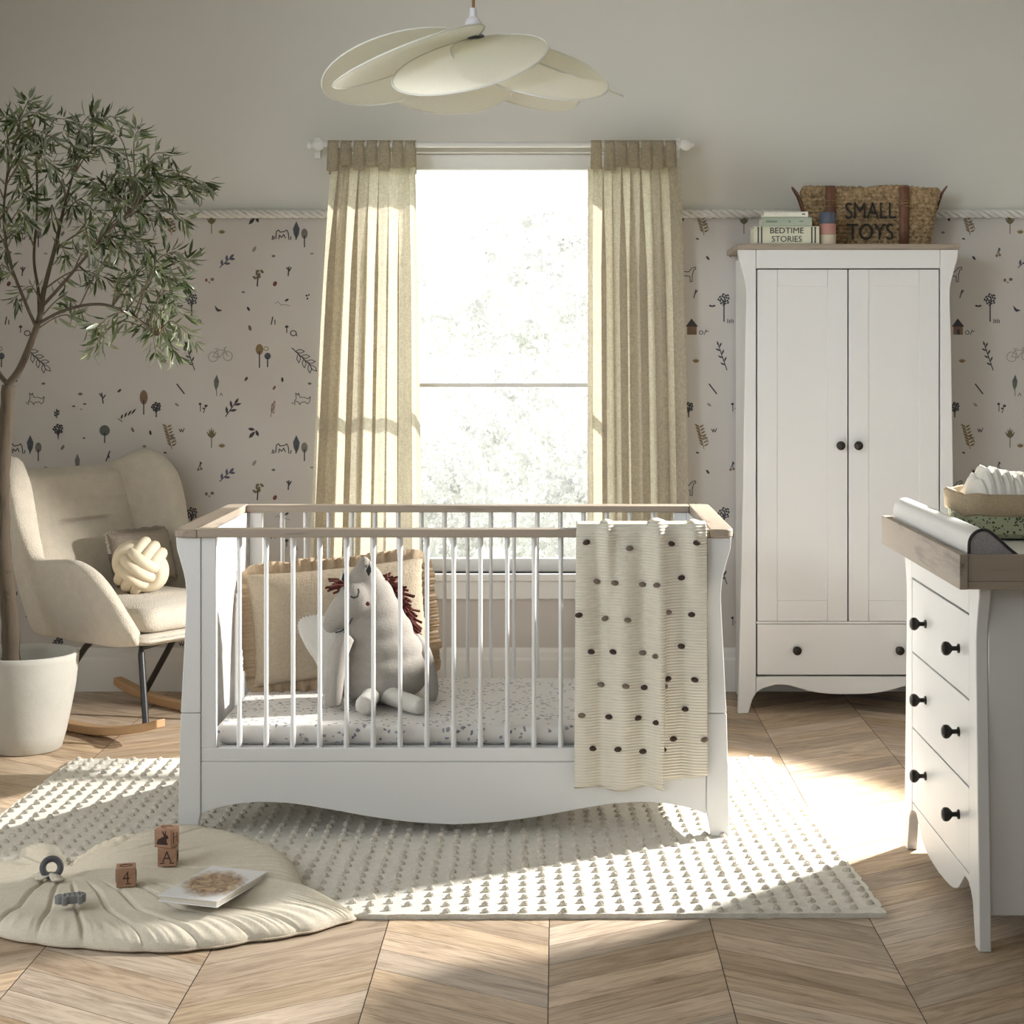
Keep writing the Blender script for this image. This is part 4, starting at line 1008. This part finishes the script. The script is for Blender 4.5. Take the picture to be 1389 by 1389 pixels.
# ---------------------------------------------------------------- rocking chair
def make_chair():
    yaw = radians(53)
    root = empty('rocking_chair', (-1.535, 6.37, 0), 'cream boucle wing-back rocking chair on wooden rockers by the olive tree', 'rocking chair', rz=yaw)
    # rim points: (bottom), (top) for one side, front to the middle of the back; x sideways, y backwards
    half = [((.265, -.375, .345), (.285, -.40, .375)), ((.268, -.335, .34), (.325, -.345, .475)), ((.27, -.27, .335), (.345, -.27, .55)), ((.27, -.18, .335), (.350, -.165, .588)), ((.27, -.07, .335), (.345, -.05, .582)),
            ((.265, .01, .34), (.338, .045, .580)), ((.26, .05, .34), (.335, .085, .64)), ((.255, .09, .34), (.338, .12, .73)), ((.25, .12, .34), (.338, .155, .83)), ((.24, .15, .34), (.328, .20, .880)),
            ((.225, .18, .34), (.308, .250, .905)), ((.20, .20, .34), (.275, .305, .895)), ((.16, .215, .34), (.225, .35, .862)), ((.10, .225, .34), (.14, .385, .845)), ((0, .23, .34), (0, .395, .84))]
    Bc = interp([Vector(a) for a, b in half], 4); Tc = interp([Vector(b) for a, b in half], 4)
    Bc = Bc+[Vector((-p.x, p.y, p.z)) for p in Bc[-2::-1]]; Tc = Tc+[Vector((-p.x, p.y, p.z)) for p in Tc[-2::-1]]
    n = len(Bc); rows = []
    for i in range(n):
        b, t = Bc[i], Tc[i]
        tan = (Bc[min(i+1, n-1)]+Tc[min(i+1, n-1)]-Bc[max(i-1, 0)]-Tc[max(i-1, 0)]); tan.z = 0; tan.normalize()
        nrm = Vector((-tan.y, tan.x, 0))                           # points outwards for this winding
        if nrm.dot(Vector((b.x, b.y+.05, 0))) < 0: nrm = -nrm
        th = (.028+.016*max(0, min(1, (t.z-.60)/.15)))*(.65+.35*min(1, min(i, n-1-i)/8)); col = []
        for k in range(9):                                          # outer face upwards
            v = k/8; p = b.lerp(t, v); col.append(p+nrm*(th+.020*sin(pi*v)))
        for k in range(1, 6):                                       # rounded rim
            a = pi*k/6; col.append(t+nrm*th*cos(a)+Vector((0, 0, th*.9*sin(a))))
        for k in range(8, -1, -1):
            v = k/8; p = b.lerp(t, v); col.append(p-nrm*(th-.020*sin(pi*v)*.6))
        for k in range(1, 4):
            a = pi*k/4; col.append(b-nrm*th*cos(a)-Vector((0, 0, th*.5*sin(a))))
        rows.append(col)
    m = M().grid(rows, False, True); k = len(rows[0])
    m.F += [tuple(range(k)), tuple((n-1)*k+j for j in range(k))[::-1]]; m.I += [0, 0]
    fixn(m.build('shell', BOUCLE, root, smooth=True, ang=180, local=True))
    # inner back pad with a stitched crease
    rows = []
    for i in range(31):
        u = i/30*2-1; row = []
        for j in range(91):
            v = j/90; z = .42+.468*v; hw = lerp(.225, .262, v)
            y = lerp(.165, .350, v)-.062*sqrt(max(0, 1-abs(u)**10))*(min(1, min(v, 1-v)/.06)**.5)+.02
            if abs(u) < .5: y += .020*exp(-((v-.60)/.013)**2)*min(1, (.5-abs(u))/.1)
            row.append((u*hw, y, z))
        rows.append(row)
    M().grid(rows).build('back_pad', BOUCLE, root, smooth=True, ang=180, local=True)
    # seat base and cushion
    def slab(x, y0, y1, z0, z1, rad, dome):
        rows = []; out = []
        for d, z in ((.03, z0), (.006, z0+.012), (0, z0+.03), (0, z1-.03), (.008, z1-.010), (.03, z1), (.10, z1+dome)):
            row = []
            for (sx, sy, st) in ((x-rad, y1-rad, 0), (-x+rad, y1-rad, 1), (-x+rad, y0+rad, 2), (x-rad, y0+rad, 3)):
                for q in range(6):
                    a = pi/2*(st+q/5); cxm, cym = 0, (y0+y1)/2
                    px, py = sx+rad*cos(a), sy+rad*sin(a)
                    row.append((px-math.copysign(min(d, abs(px)), px), py-math.copysign(min(d, abs(py-cym)), py-cym), z))
            rows.append(row)
        mm = M().grid(rows, False, True); mm.F += [tuple(len(mm.V)-24+i for i in range(24)), tuple(range(23, -1, -1))]; mm.I += [0, 0]; return mm
    fixn(slab(.265, -.40, .20, .328, .365, .05, 0).build('seat_base', BOUCLE, root, smooth=True, ang=180, local=True))
    fixn(slab(.24, -.39, .17, .368, .452, .05, .012).build('seat_cushion', BOUCLE, root, smooth=True, ang=180, local=True))
    for s in (-1, 1):
        rz = lambda y: .008+.26*(abs(y+.02))**2*1.0
        rows = []
        for i in range(25):
            y = -.455+.80*i/24; z = .002+.50*(y+.03)**2*.75; h = .028; hw = .024*(.8 if i in (0, 24) else 1)
            rows.append([(s*.235-hw, y, z), (s*.235+hw, y, z), (s*.235+hw, y, z+h), (s*.235-hw, y, z+h)])
        mm = M().grid(rows, False, True); mm.F += [(0, 1, 2, 3), (99, 98, 97, 96)]; mm.I += [0, 0]
        fixn(mm.build('rocker', BEECH, root, bevel=.004, local=True))
        for y0, y1, x0 in ((-.315, -.375, .20), (-.06, .18, .20)):
            zb = .002+.375*(y1+.03)**2+.027
            M().tube([(s*x0*.4, y0, .330), (s*x0, y0, .316), (s*(x0+.006), y0+(y1-y0)*.12, .292), (s*.232, y1, zb)], .0115, 10).build('leg', BLACK, root, smooth=True, local=True)
    # cushions on the seat
    M0 = Matrix.Translation(root.location) @ Matrix.Rotation(yaw, 4, 'Z')
    mx = M0 @ Matrix.Translation((.115, .060, .568)) @ Matrix.Rotation(radians(-18), 4, 'X') @ Matrix.Rotation(radians(0), 4, 'Y')
    c = mx.translation
    r = empty('lumbar_cushion', (c.x, c.y, .48), 'brown-grey linen cushion with a frayed edge against the chair back', 'cushion')
    make_pillow(M(), .27, .19, .09, mx).build('cover', LINEN_D, r, smooth=True, ang=180)
    ruffle(M(), .27, .19, mx, .012, .004, 100, 7).build('fringe', LINEN_D, r, smooth=True, ang=180)
    kc = M0 @ Vector((-.020, -.095, .455+.101)); m = M(); R = .060
    k = M0.to_3x3() @ Matrix.Rotation(.5, 3, 'X') @ Matrix.Rotation(.35, 3, 'Y') @ Matrix.Rotation(.6, 3, 'Z')
    for ax in range(3):
        for q in (-1, 0, 1):
            pts = []
            for i in range(48):
                t = 2*pi*i/48; rr = R+.012*cos(2*t); off = q*.0305
                rho = sqrt(max(1e-4, (rr+.004)**2-(off*.9)**2)); p = (rho*cos(t), rho*sin(t), off)
                p = (p[0], p[1], p[2]) if ax == 0 else ((p[2], p[0], p[1]) if ax == 1 else (p[1], p[2], p[0]))
                pts.append(kc+k @ Vector(p)*1.12)
            m.tube(pts, .0205, 12, closed=True)
    tag(m.build('knot_cushion', KNOTM, smooth=True, ang=180, loc=tuple(kc)), 'round cream cushion of knotted padded cords on the rocking chair seat', 'cushion')
make_chair()

# ---------------------------------------------------------------- olive tree in its pot
def make_tree():
    c = Vector(((33-CX)*5.90/FP, 5.90, 0))
    pot = empty('plant_pot', c, 'off-white round pot holding the olive tree', 'plant pot')
    cer = mat('chalk_ceramic', (.48, .47, .425), .8, .05, 8, .08, 60)
    M().lathe([(0, .001), (.112, .001), (.120, .006), (.135, .06), (.150, .13), (.165, .21), (.175, .30), (.176, .318), (.172, .322), (.164, .320), (.158, .30), (.150, .265), (0, .262)], c, 56).build('pot', cer, pot, smooth=True, ang=60)
    M().lathe([(.1505, .266), (.10, .272), (.05, .278), (0, .28)], c, 40).build('soil', EARTH, pot, smooth=True)
    b = Vector(((15-CX)*5.90/FP, 5.90, .276))
    root = empty('olive_tree', b, 'tall slender olive tree with narrow green leaves standing in the off-white pot', 'tree')
    bark = wood('olive_bark', (.032, .024, .015), (.088, .066, .044), (1, 1, .15), .9, 30, .8)
    tw = mat('twig_bark', (.15, .12, .075), .8, .3, 60)
    def Q(px, py, D): return P(px, py, D)
    trunk = interp([b, Q(13, 830, 5.90), Q(4, 740, 5.96), Q(3, 650, 5.95), Q(8, 580, 5.95), Q(11, 522, 5.95)], 8)
    m = M().tube(trunk, [lerp(.030, .021, i/(len(trunk)-1))*(1+.06*sin(i*1.7)) for i in range(len(trunk))], 14)
    limbs = [[(11, 522, 5.95), (27, 500, 5.94), (43, 462, 5.92), (55, 425, 5.92), (60, 392, 5.93), (76, 330, 5.93), (86, 285, 5.95), (98, 240, 5.95)],
             [(53, 430, 5.92), (52, 395, 5.98), (46, 350, 6.04), (50, 290, 6.08), (50, 220, 6.1)],
             [(11, 522, 5.95), (-2, 505, 6.0), (-20, 470, 6.05), (-35, 420, 6.1), (-40, 340, 6.1), (-35, 260, 6.1)],
             [(58, 415, 5.92), (85, 385, 5.86), (115, 350, 5.80), (150, 310, 5.78), (185, 280, 5.76)],
             [(50, 440, 5.92), (90, 420, 5.84), (140, 413, 5.78), (185, 432, 5.74), (215, 455, 5.72)],
             [(50, 446, 5.92), (30, 400, 5.84), (12, 350, 5.80), (5, 290, 5.78), (12, 220, 5.8)]]
    LP = []
    for i, l in enumerate(limbs):
        pts = interp([Q(*p) for p in l], 8); LP.append(pts)
        r0 = .0145 if i == 0 else (.009 if i == 2 else .0058)
        m.tube(pts, [lerp(r0, .0035, k/(len(pts)-1)) for k in range(len(pts))], 8)
    rnd = random.Random(12)
    tips = [(40, 135), (60, 155), (22, 165), (8, 160), (95, 165), (128, 152), (160, 158), (188, 175), (112, 178), (75, 190), (140, 200), (168, 215), (35, 200), (5, 215), (-25, 190),
            (205, 225), (232, 212), (215, 245), (250, 250), (285, 250), (275, 265), (235, 270), (190, 250), (150, 245), (110, 240), (60, 250), (20, 260), (-15, 255), (-50, 240),
            (255, 300), (225, 315), (200, 330), (240, 340), (258, 352), (215, 365), (180, 350), (150, 345), (120, 330), (160, 385), (200, 395), (235, 400), (250, 380), (130, 380), (90, 350),
            (250, 430), (265, 462), (235, 470), (212, 482), (225, 450), (195, 440), (175, 415), (240, 485), (130, 445), (112, 425), (122, 480), (140, 468),
            (15, 320), (-5, 360), (-30, 330), (20, 405), (-20, 400), (35, 300), (70, 300), (100, 290), (130, 290), (165, 285), (195, 295), (-60, 300), (-60, 380), (170, 320), (140, 360), (190, 270), (105, 210), (80, 230), (145, 265), (90, 265), (60, 215),
            (208, 345), (228, 375), (185, 375), (165, 345), (170, 250), (120, 255), (45, 275), (25, 235), (0, 300), (218, 290), (30, 180), (150, 180)]
    L = M()
    allp = [(i, p) for i, l in enumerate(LP) for p in l[len(l)//3:]]
    for (px, py) in tips:
        D = 5.9+rnd.uniform(-.24, .20)
        e = Q(px, py, D)
        best = min(allp, key=lambda q: (q[1]-e).length+max(0, q[1].z-e.z+.02)*.8+abs((q[1]-e).length-.25)*.4)[1]
        mid = best.lerp(e, .5)+Vector((rnd.uniform(-.02, .02), rnd.uniform(-.03, .03), .05+.03*rnd.random()))
        pts = interp([best, mid, e], 9)
        m.tube([best+(best-mid)*.02]+pts[1:], [lerp(.0032, .0009, k/(len(pts)-1)) for k in range(len(pts))], 5, mi=1)
        ln = (e-best).length; cnt = int(22+ln*46)
        for q in range(cnt):
            t = 1-(rnd.random()**1.5)*min(.8, .26/ln+.15); f = t*(len(pts)-1); i0 = min(int(f), len(pts)-2); p = pts[i0].lerp(pts[i0+1], f-i0)
            ax = (pts[i0+1]-pts[i0]).normalized(); side = Vector((rnd.gauss(0, 1), rnd.gauss(0, 1), rnd.gauss(0, 1))); side = (side-ax*side.dot(ax)).normalized()
            d = (ax*rnd.uniform(.25, 1.0)+side*rnd.uniform(.5, 1.0)+Vector((0, 0, -.28))).normalized()
            l = rnd.uniform(.042, .070); wd = l*rnd.uniform(.068, .10)
            nn = d.cross(Vector((rnd.gauss(0, 1), rnd.gauss(0, 1), rnd.gauss(0, .6)+1))).normalized(); up = d.cross(nn)
            p = p+side*rnd.uniform(0, .012)
            v = [p, p+d*l*.28+nn*wd*.85+up*.0015, p+d*l*.62+nn*wd*.9+up*.0018, p+d*l-up*.005, p+d*l*.62-nn*wd*.9+up*.0018, p+d*l*.28-nn*wd*.85+up*.0015, p+d*l*.28, p+d*l*.62]
            L.add(v, [(0, 1, 6), (6, 1, 2, 7), (7, 2, 3), (0, 6, 5), (6, 7, 4, 5), (7, 3, 4)], 0 if rnd.random() < .8 else 1)
    lm, N, K, bb = nt('olive_leaf'); f = noise(N, K, coords(N, K), 22, 2)
    cc = ramp(N, K, f, [(.35, (.020, .030, .013)), (.6, (.045, .060, .026)), (.8, (.095, .115, .05))]); gm = N.new('ShaderNodeNewGeometry')
    mx = N.new('ShaderNodeMixRGB'); K.new(gm.outputs['Backfacing'], mx.inputs[0]); K.new(cc, mx.inputs[1]); mx.inputs[2].default_value = (.27, .295, .215, 1)
    K.new(mx.outputs[0], bb.inputs['Base Color']); bb.inputs['Roughness'].default_value = .22
    t = N.new('ShaderNodeBsdfTranslucent'); t.inputs[0].default_value = (.16, .24, .06, 1); mi = N.new('ShaderNodeMixShader'); mi.inputs[0].default_value = .22
    K.new(bb.outputs[0], mi.inputs[1]); K.new(t.outputs[0], mi.inputs[2]); K.new(mi.outputs[0], N['Material Output'].inputs[0])
    L.build('foliage', [lm, mat('olive_leaf_young', (.17, .205, .085), .4, .2, 20)], root, smooth=True, ang=180)
    m.build('trunk', [bark, tw], root, smooth=True, ang=180)
make_tree()

# ---------------------------------------------------------------- play mat and toys in front
MATH = {}
def make_playmat():
    zb = .0185
    out_px = [(100, 1180), (112, 1166), (135, 1155), (165, 1143), (200, 1133), (235, 1126), (268, 1124), (300, 1129), (330, 1136), (362, 1147), (388, 1160), (402, 1175), (409, 1192), (413, 1207), (432, 1213), (460, 1224), (476, 1233), (482, 1237), (476, 1243), (458, 1251), (420, 1263), (385, 1269), (335, 1276), (285, 1284), (235, 1288), (180, 1288), (120, 1284), (60, 1279), (0, 1268), (-50, 1252), (-82, 1232), (-85, 1208), (-62, 1190), (-30, 1182), (10, 1178), (24, 1170), (28, 1158), (48, 1152), (72, 1156), (84, 1168), (92, 1180)]
    pts = [GF(a, b, lerp(.042, .010, min(1, max(0, (b-1215)/35)))) for a, b in out_px]
    hinge = GF(92, 1194, .012)
    cl = [tuple(p) for p in interp([Vector((p.x, p.y, 0)) for p in pts+[pts[0]]], 24)][:-1]
    n = len(cl); o = Vector((hinge.x, hinge.y, 0))
    # seams: directions of the fan lines through these pixels
    seams = [math.atan2(GF(a, b).y-o.y, GF(a, b).x-o.x) for a, b in ((0, 1268), (52, 1279), (112, 1283), (190, 1288), (262, 1286), (330, 1277), (392, 1268), (413, 1209), (392, 1163), (335, 1138), (272, 1124), (203, 1132), (140, 1153), (-60, 1190), (-75, 1240))]
    def angd(a, b): return abs((a-b+pi) % (2*pi)-pi)
    ro, rex, rfy, rl, rd = RUG
    def off_rug(x, y):
        d = Vector((x, y, 0))-Vector((ro.x, ro.y, 0)); v = d.dot(rfy); return v-rd
    R = 26; rows = []; rowsb = []
    for r in range(R+1):
        q = 1-(1-r/R)**1.5 if r else 0; row = []
        for k in range(n):
            x, y, _ = cl[k]; dx, dy = x-o.x, y-o.y; a = math.atan2(dy, dx); ln = sqrt(dx*dx+dy*dy)
            ds = min(angd(a, s) for s in seams)*ln*max(q, .15)
            sc_edge = 1-.012*exp(-(ds/.02)**2)*q
            X, Y = o.x+dx*q*sc_edge, o.y+dy*q*sc_edge
            base = .0255 if off_rug(X, Y) < -.06 else lerp(.0255, .0015, min(1, (off_rug(X, Y)+.06)/.06))
            edge = sqrt(max(0, 1-max(0, (q-.86)/.14)**2))
            puff = .020+.012*max(0, (q-.55)/.3 if q < .85 else 1)
            groove = .010*exp(-(ds/.0048)**2)*min(1, max(0, (q-.30)/.12))
            wr = .0032*sin(k*.62+hsh(k//9)*4)*max(0, (q-.78)/.22)*edge
            h = .006+(puff-groove+wr)*edge
            row.append((X, Y, base+h))
        rows.append(row)
    lip = [(x, y, z-.003) for x, y, z in rows[-1]]
    bot = []
    for (x, y, z) in rows[-1]:
        g = off_rug(x, y); bot.append((lerp(o.x, x, .97), lerp(o.y, y, .97), .0245 if g < -.01 else .0008))
    m = M().grid(rows+[lip, bot], False, True); m.F.append(tuple(len(m.V)-n+i for i in range(n))[::-1]); m.I.append(0)
    r = empty('play_mat', (o.x+.2, o.y-.1, .0008), 'quilted cream shell-shaped play mat spread over the rug corner and floor', 'play mat')
    m.build('quilt', CREAM, r, smooth=True, ang=75)
    pp = [(x, y, z-.001) for x, y, z in rows[-1]]
    M().tube(pp, .0028, 6, closed=True).build('piping', fabric('cream_piping', (.60, .52, .42), 300, .2), r, smooth=True, ang=180)
    def height(x, y):
        best = min(((vx-x)**2+(vy-y)**2, vz) for row in rows for vx, vy, vz in row); return best[1]
    MATH['h'] = height
    return r
make_playmat()
def on_mat(px, py, r=.03):
    z = .045
    for _ in range(4):
        p = GF(px, py, z); z = max(MATH['h'](p.x+a, p.y+b) for a in (-r, 0, r) for b in (-r, 0, r))
    return GF(px, py, z)+Vector((0, 0, .0015))
BLK = wood('block_wood', (.30, .155, .095), (.42, .24, .155), (.3, 1, 1), .55, 22, .05)
BINK = mat('block_ink', (.045, .02, .016), .7)
RAB = [(-.6, -.62), (-.62, -.45), (-.45, -.1), (-.1, .12), (.08, .18), (.1, .35), (-.05, .6), (-.02, .78), (.08, .72), (.2, .45), (.28, .8), (.36, .82), (.34, .45), (.5, .35), (.62, .15), (.58, .02), (.42, -.02), (.4, -.2), (.52, -.5), (.55, -.62)]
def block(p, yaw, front, label, top=None, side=None):
    s = .0455; r = empty('letter_block', p, label, 'toy block', 'wooden letter blocks')
    mw = Matrix.Translation((p.x, p.y, p.z+s/2)) @ Matrix.Rotation(yaw, 4, 'Z')
    m = M().box(-s/2, s/2, -s/2, s/2, -s/2, s/2); m.V = [tuple(mw @ Vector(v)) for v in m.V]
    m.build('cube_body', BLK, r, bevel=.0022)
    def face(f):
        return mw @ {'f': Matrix.Rotation(pi/2, 4, 'X'), 't': Matrix.Identity(4), 'r': Matrix.Rotation(pi/2, 4, 'Z') @ Matrix.Rotation(pi/2, 4, 'X'), 'l': Matrix.Rotation(-pi/2, 4, 'Z') @ Matrix.Rotation(pi/2, 4, 'X')}[f] @ Matrix.Translation((0, 0, s/2+.0004))
    m = M()
    if front == 'rabbit': m.add([face('f') @ Vector((x*.026, y*.024, 0)) for x, y in RAB], [tuple(range(len(RAB)))])
    else:
        t = face('f'); m.text(front, .040, t, .0002, 0, .9, -.0004)
        zz = -.0142; 
        for x in ((-.0115, .0115) if front == 'A' else (.0045,)): m.add([t @ Vector((x-.0055, zz-.0012, 0)), t @ Vector((x+.0055, zz-.0012, 0)), t @ Vector((x+.0055, zz+.0012, 0)), t @ Vector((x-.0055, zz+.0012, 0))], [(0, 1, 2, 3)])
    for f in ('r', 'l') if front == 'A' else ('t', 'r', 'l'):
        t = face(f)
        if f == 't':
            m.tube([t @ Vector((.014*cos(a*2*pi/24)*1.0, .009*sin(a*2*pi/24), 0)) for a in range(20 if front == 'rabbit' else 24)], .0008, 5, closed=front != 'rabbit')
        else:
            for q in ([(-.010, -.013), (-.010, .013)], [(-.010, .0), (.008, .0)], [(.008, -.013), (.008, .010)]): m.tube([t @ Vector((a, b, 0)) for a, b in q], .0010, 5)
    m.build('printed_mark', BINK, r)
p1 = on_mat(228, 1173, .02); block(p1, radians(5), 'A', 'wooden block printed A at the bottom of the two-block stack')
p2 = Vector((p1.x-.003, p1.y, p1.z+.0458)); block(p2, radians(-14), 'rabbit', 'wooden block printed with a rabbit standing on top of the A block')
block(on_mat(171, 1201, .02), radians(14), '4', 'single wooden block printed with the number 4 on the play mat')

def make_book():
    a, b, c, d = [GF(*q, .062) for q in ((223, 1220), (300, 1232), (357, 1187), (279, 1182))]
    ctr = (a+b+c+d)/4
    ex = ((b-a)+(c-d)).normalized(); ey = Vector((-ex.y, ex.x, 0)); hw = ((b-a).length+(c-d).length)/4; hd = ((d-a).length+(c-b).length)/4
    ps = [ctr+ex*hw*i+ey*hd*j for i in (-1, -.5, 0, .5, 1) for j in (-1, -.5, 0, .5, 1)]
    z0 = max(MATH['h'](p.x, p.y) for p in ps)-.0055
    mw = Matrix(((ex.x, ey.x, 0, ctr.x), (ex.y, ey.y, 0, ctr.y), (0, 0, 1, z0), (0, 0, 0, 1)))
    r = empty('picture_book', (ctr.x, ctr.y, z0), 'white picture book with a brown watercolour blotch lying on the play mat', 'book')
    def bx(x0, x1, y0, y1, zz0, zz1, tilt=0):
        m = M().box(x0, x1, y0, y1, zz0, zz1); m.V = [tuple(mw @ Vector((x, y, z+tilt*(hd+y)*0+tilt*(hw-x)))) for x, y, z in m.V]; return m
    pw = mat('white_board', (.74, .73, .72), .45, .01)
    bx(-hw, hw, -hd, hd, 0, .003).build('back_cover', pw, r, bevel=.0008)
    bx(-hw+.003, hw-.003, -hd+.003, hd-.003, .0032, .012).build('pages', mat('book_pages', (.66, .62, .55), .85, .06, 200), r)
    co, N, L, bb = nt('painted_cover'); v = coords(N, L, (1/(hw*1.1), 1/(hd*1.0), 1), 'Object', (0, 0, -math.atan2(ex.y, ex.x)))
    g = N.new('ShaderNodeTexGradient'); g.gradient_type = 'SPHERICAL'
    nn = N.new('ShaderNodeTexNoise'); nn.inputs['Scale'].default_value = 5; L.new(v, nn.inputs['Vector'])
    ad = N.new('ShaderNodeVectorMath'); ad.operation = 'MULTIPLY_ADD'; L.new(nn.outputs['Color'], ad.inputs[0]); ad.inputs[1].default_value = (.5, .5, .0)
    ad2 = N.new('ShaderNodeVectorMath'); ad2.operation = 'ADD'; ad2.inputs[1].default_value = (-.25, -.25, -.014); L.new(v, ad.inputs[2]); L.new(ad.outputs[0], ad2.inputs[0])
    sz = N.new('ShaderNodeVectorMath'); sz.operation = 'MULTIPLY'; sz.inputs[1].default_value = (.80, .86, 0); L.new(ad2.outputs[0], sz.inputs[0]); L.new(sz.outputs[0], g.inputs[0])
    n2 = noise(N, L, v, 2.6, 6, .65, 1.6)
    brown = ramp(N, L, n2, [(.36, (.13, .06, .03)), (.5, (.36, .22, .11)), (.66, (.60, .48, .27))])
    msk = ramp(N, L, g.outputs['Fac'], [(.22, (0, 0, 0)), (.48, (1, 1, 1))])
    mx = N.new('ShaderNodeMixRGB'); L.new(msk, mx.inputs[0]); mx.inputs[1].default_value = (.74, .735, .73, 1); L.new(brown, mx.inputs[2]); L.new(mx.outputs[0], bb.inputs['Base Color']); bb.inputs['Roughness'].default_value = .4
    bx(-hw, hw, -hd, hd, .0124, .0150, .003).build('front_cover', co, r, bevel=.0006)
make_book()

GREY = mat('grey_silicone', (.23, .235, .235), .6, .05, 30)
def make_teethers():
    p = on_mat(70, 1193, .01); c = p+Vector((0, 0, .027))
    r = empty('teething_ring', (p.x, p.y, p.z), 'dark grey teething ring with a cream cloth bow propped on the play mat', 'teether')
    rt = Matrix.Rotation(radians(20), 3, 'Z') @ Matrix.Rotation(radians(-22), 3, 'X')
    M().tube([c+rt @ Vector((.0205*cos(2*pi*i/40), 0, .0205*sin(2*pi*i/40))) for i in range(40)], .0078, 12, closed=True).build('ring', mat('charcoal_silicone', (.075, .078, .088), .5, .05), r, smooth=True, ang=180)
    m = M()
    for s, ang2, l in ((-1, 2.5, .055), (1, -.9, .050), (-1, 3.6, .04)):
        d = Vector((cos(ang2), sin(ang2)*.7, 0)); nrm = Vector((-d.y, d.x, 0)); rows = []
        for i in range(9):
            t = i/8; q = c+Vector((0, -.004, -.018))+d*l*t; h = MATH['h'](q.x, q.y)+.004
            q.z = lerp(c.z-.012, h+.004, min(1, t*1.6)); wd = .006+.013*sin(pi*min(1, t*.8+.05))
            rows.append([q-nrm*wd+Vector((0, 0, .002)), q+Vector((0, 0, .007*sin(pi*t))), q+nrm*wd+Vector((0, 0, .001))])
        m.grid(rows)
    b = m.build('cloth_bow', CREAM, r, smooth=True, ang=180); so = b.modifiers.new('solid', 'SOLIDIFY'); so.thickness = .003
    # animal-shaped silicone teether lying on its side
    p = on_mat(95, 1226, .025); yaw = radians(18)
    outl2 = [(-1.0, .1), (-.8, .42), (-.62, .55), (-.5, .38), (-.4, .3), (-.28, .55), (-.1, .62), (.1, .6), (.3, .66), (.5, .6), (.62, .78), (.75, .6), (.95, .4), (1.05, .1), (.95, -.2), (.8, -.28), (.78, -.6), (.5, -.62), (.45, -.35), (.1, -.38), (-.15, -.35), (-.2, -.62), (-.5, -.62), (-.55, -.3), (-.8, -.25)]
    pts = [tuple(q)[:2] for q in interp([Vector((a, b2, 0)) for a, b2 in outl2+[outl2[0]]], 3)][:-1]
    mw = Matrix.Translation(p+Vector((0, 0, .001))) @ Matrix.Rotation(yaw, 4, 'Z')
    r = empty('silicone_teether', p, 'mid-grey animal-shaped silicone teether lying flat at the front of the play mat', 'teether')
    m = M().prism([(a*.034, b2*.032) for a, b2 in pts], 'z', 0, .018); m.V = [tuple(mw @ Vector(v)) for v in m.V]
    fixn(m.build('body', GREY, r, bevel=.003))
    m = M()
    for i in range(4): m.tube([mw @ Vector((-.012+i*.011, -.006, .0182)), mw @ Vector((-.012+i*.011, .012, .0182))], .0016, 6)
    m.ell(mw @ Vector((.028, .008, .018)), (.003, .003, .0015), 8, 6)
    m.build('ridges', mat('grey_silicone_ridge', (.11, .112, .115), .6), r, smooth=True)
make_teethers()
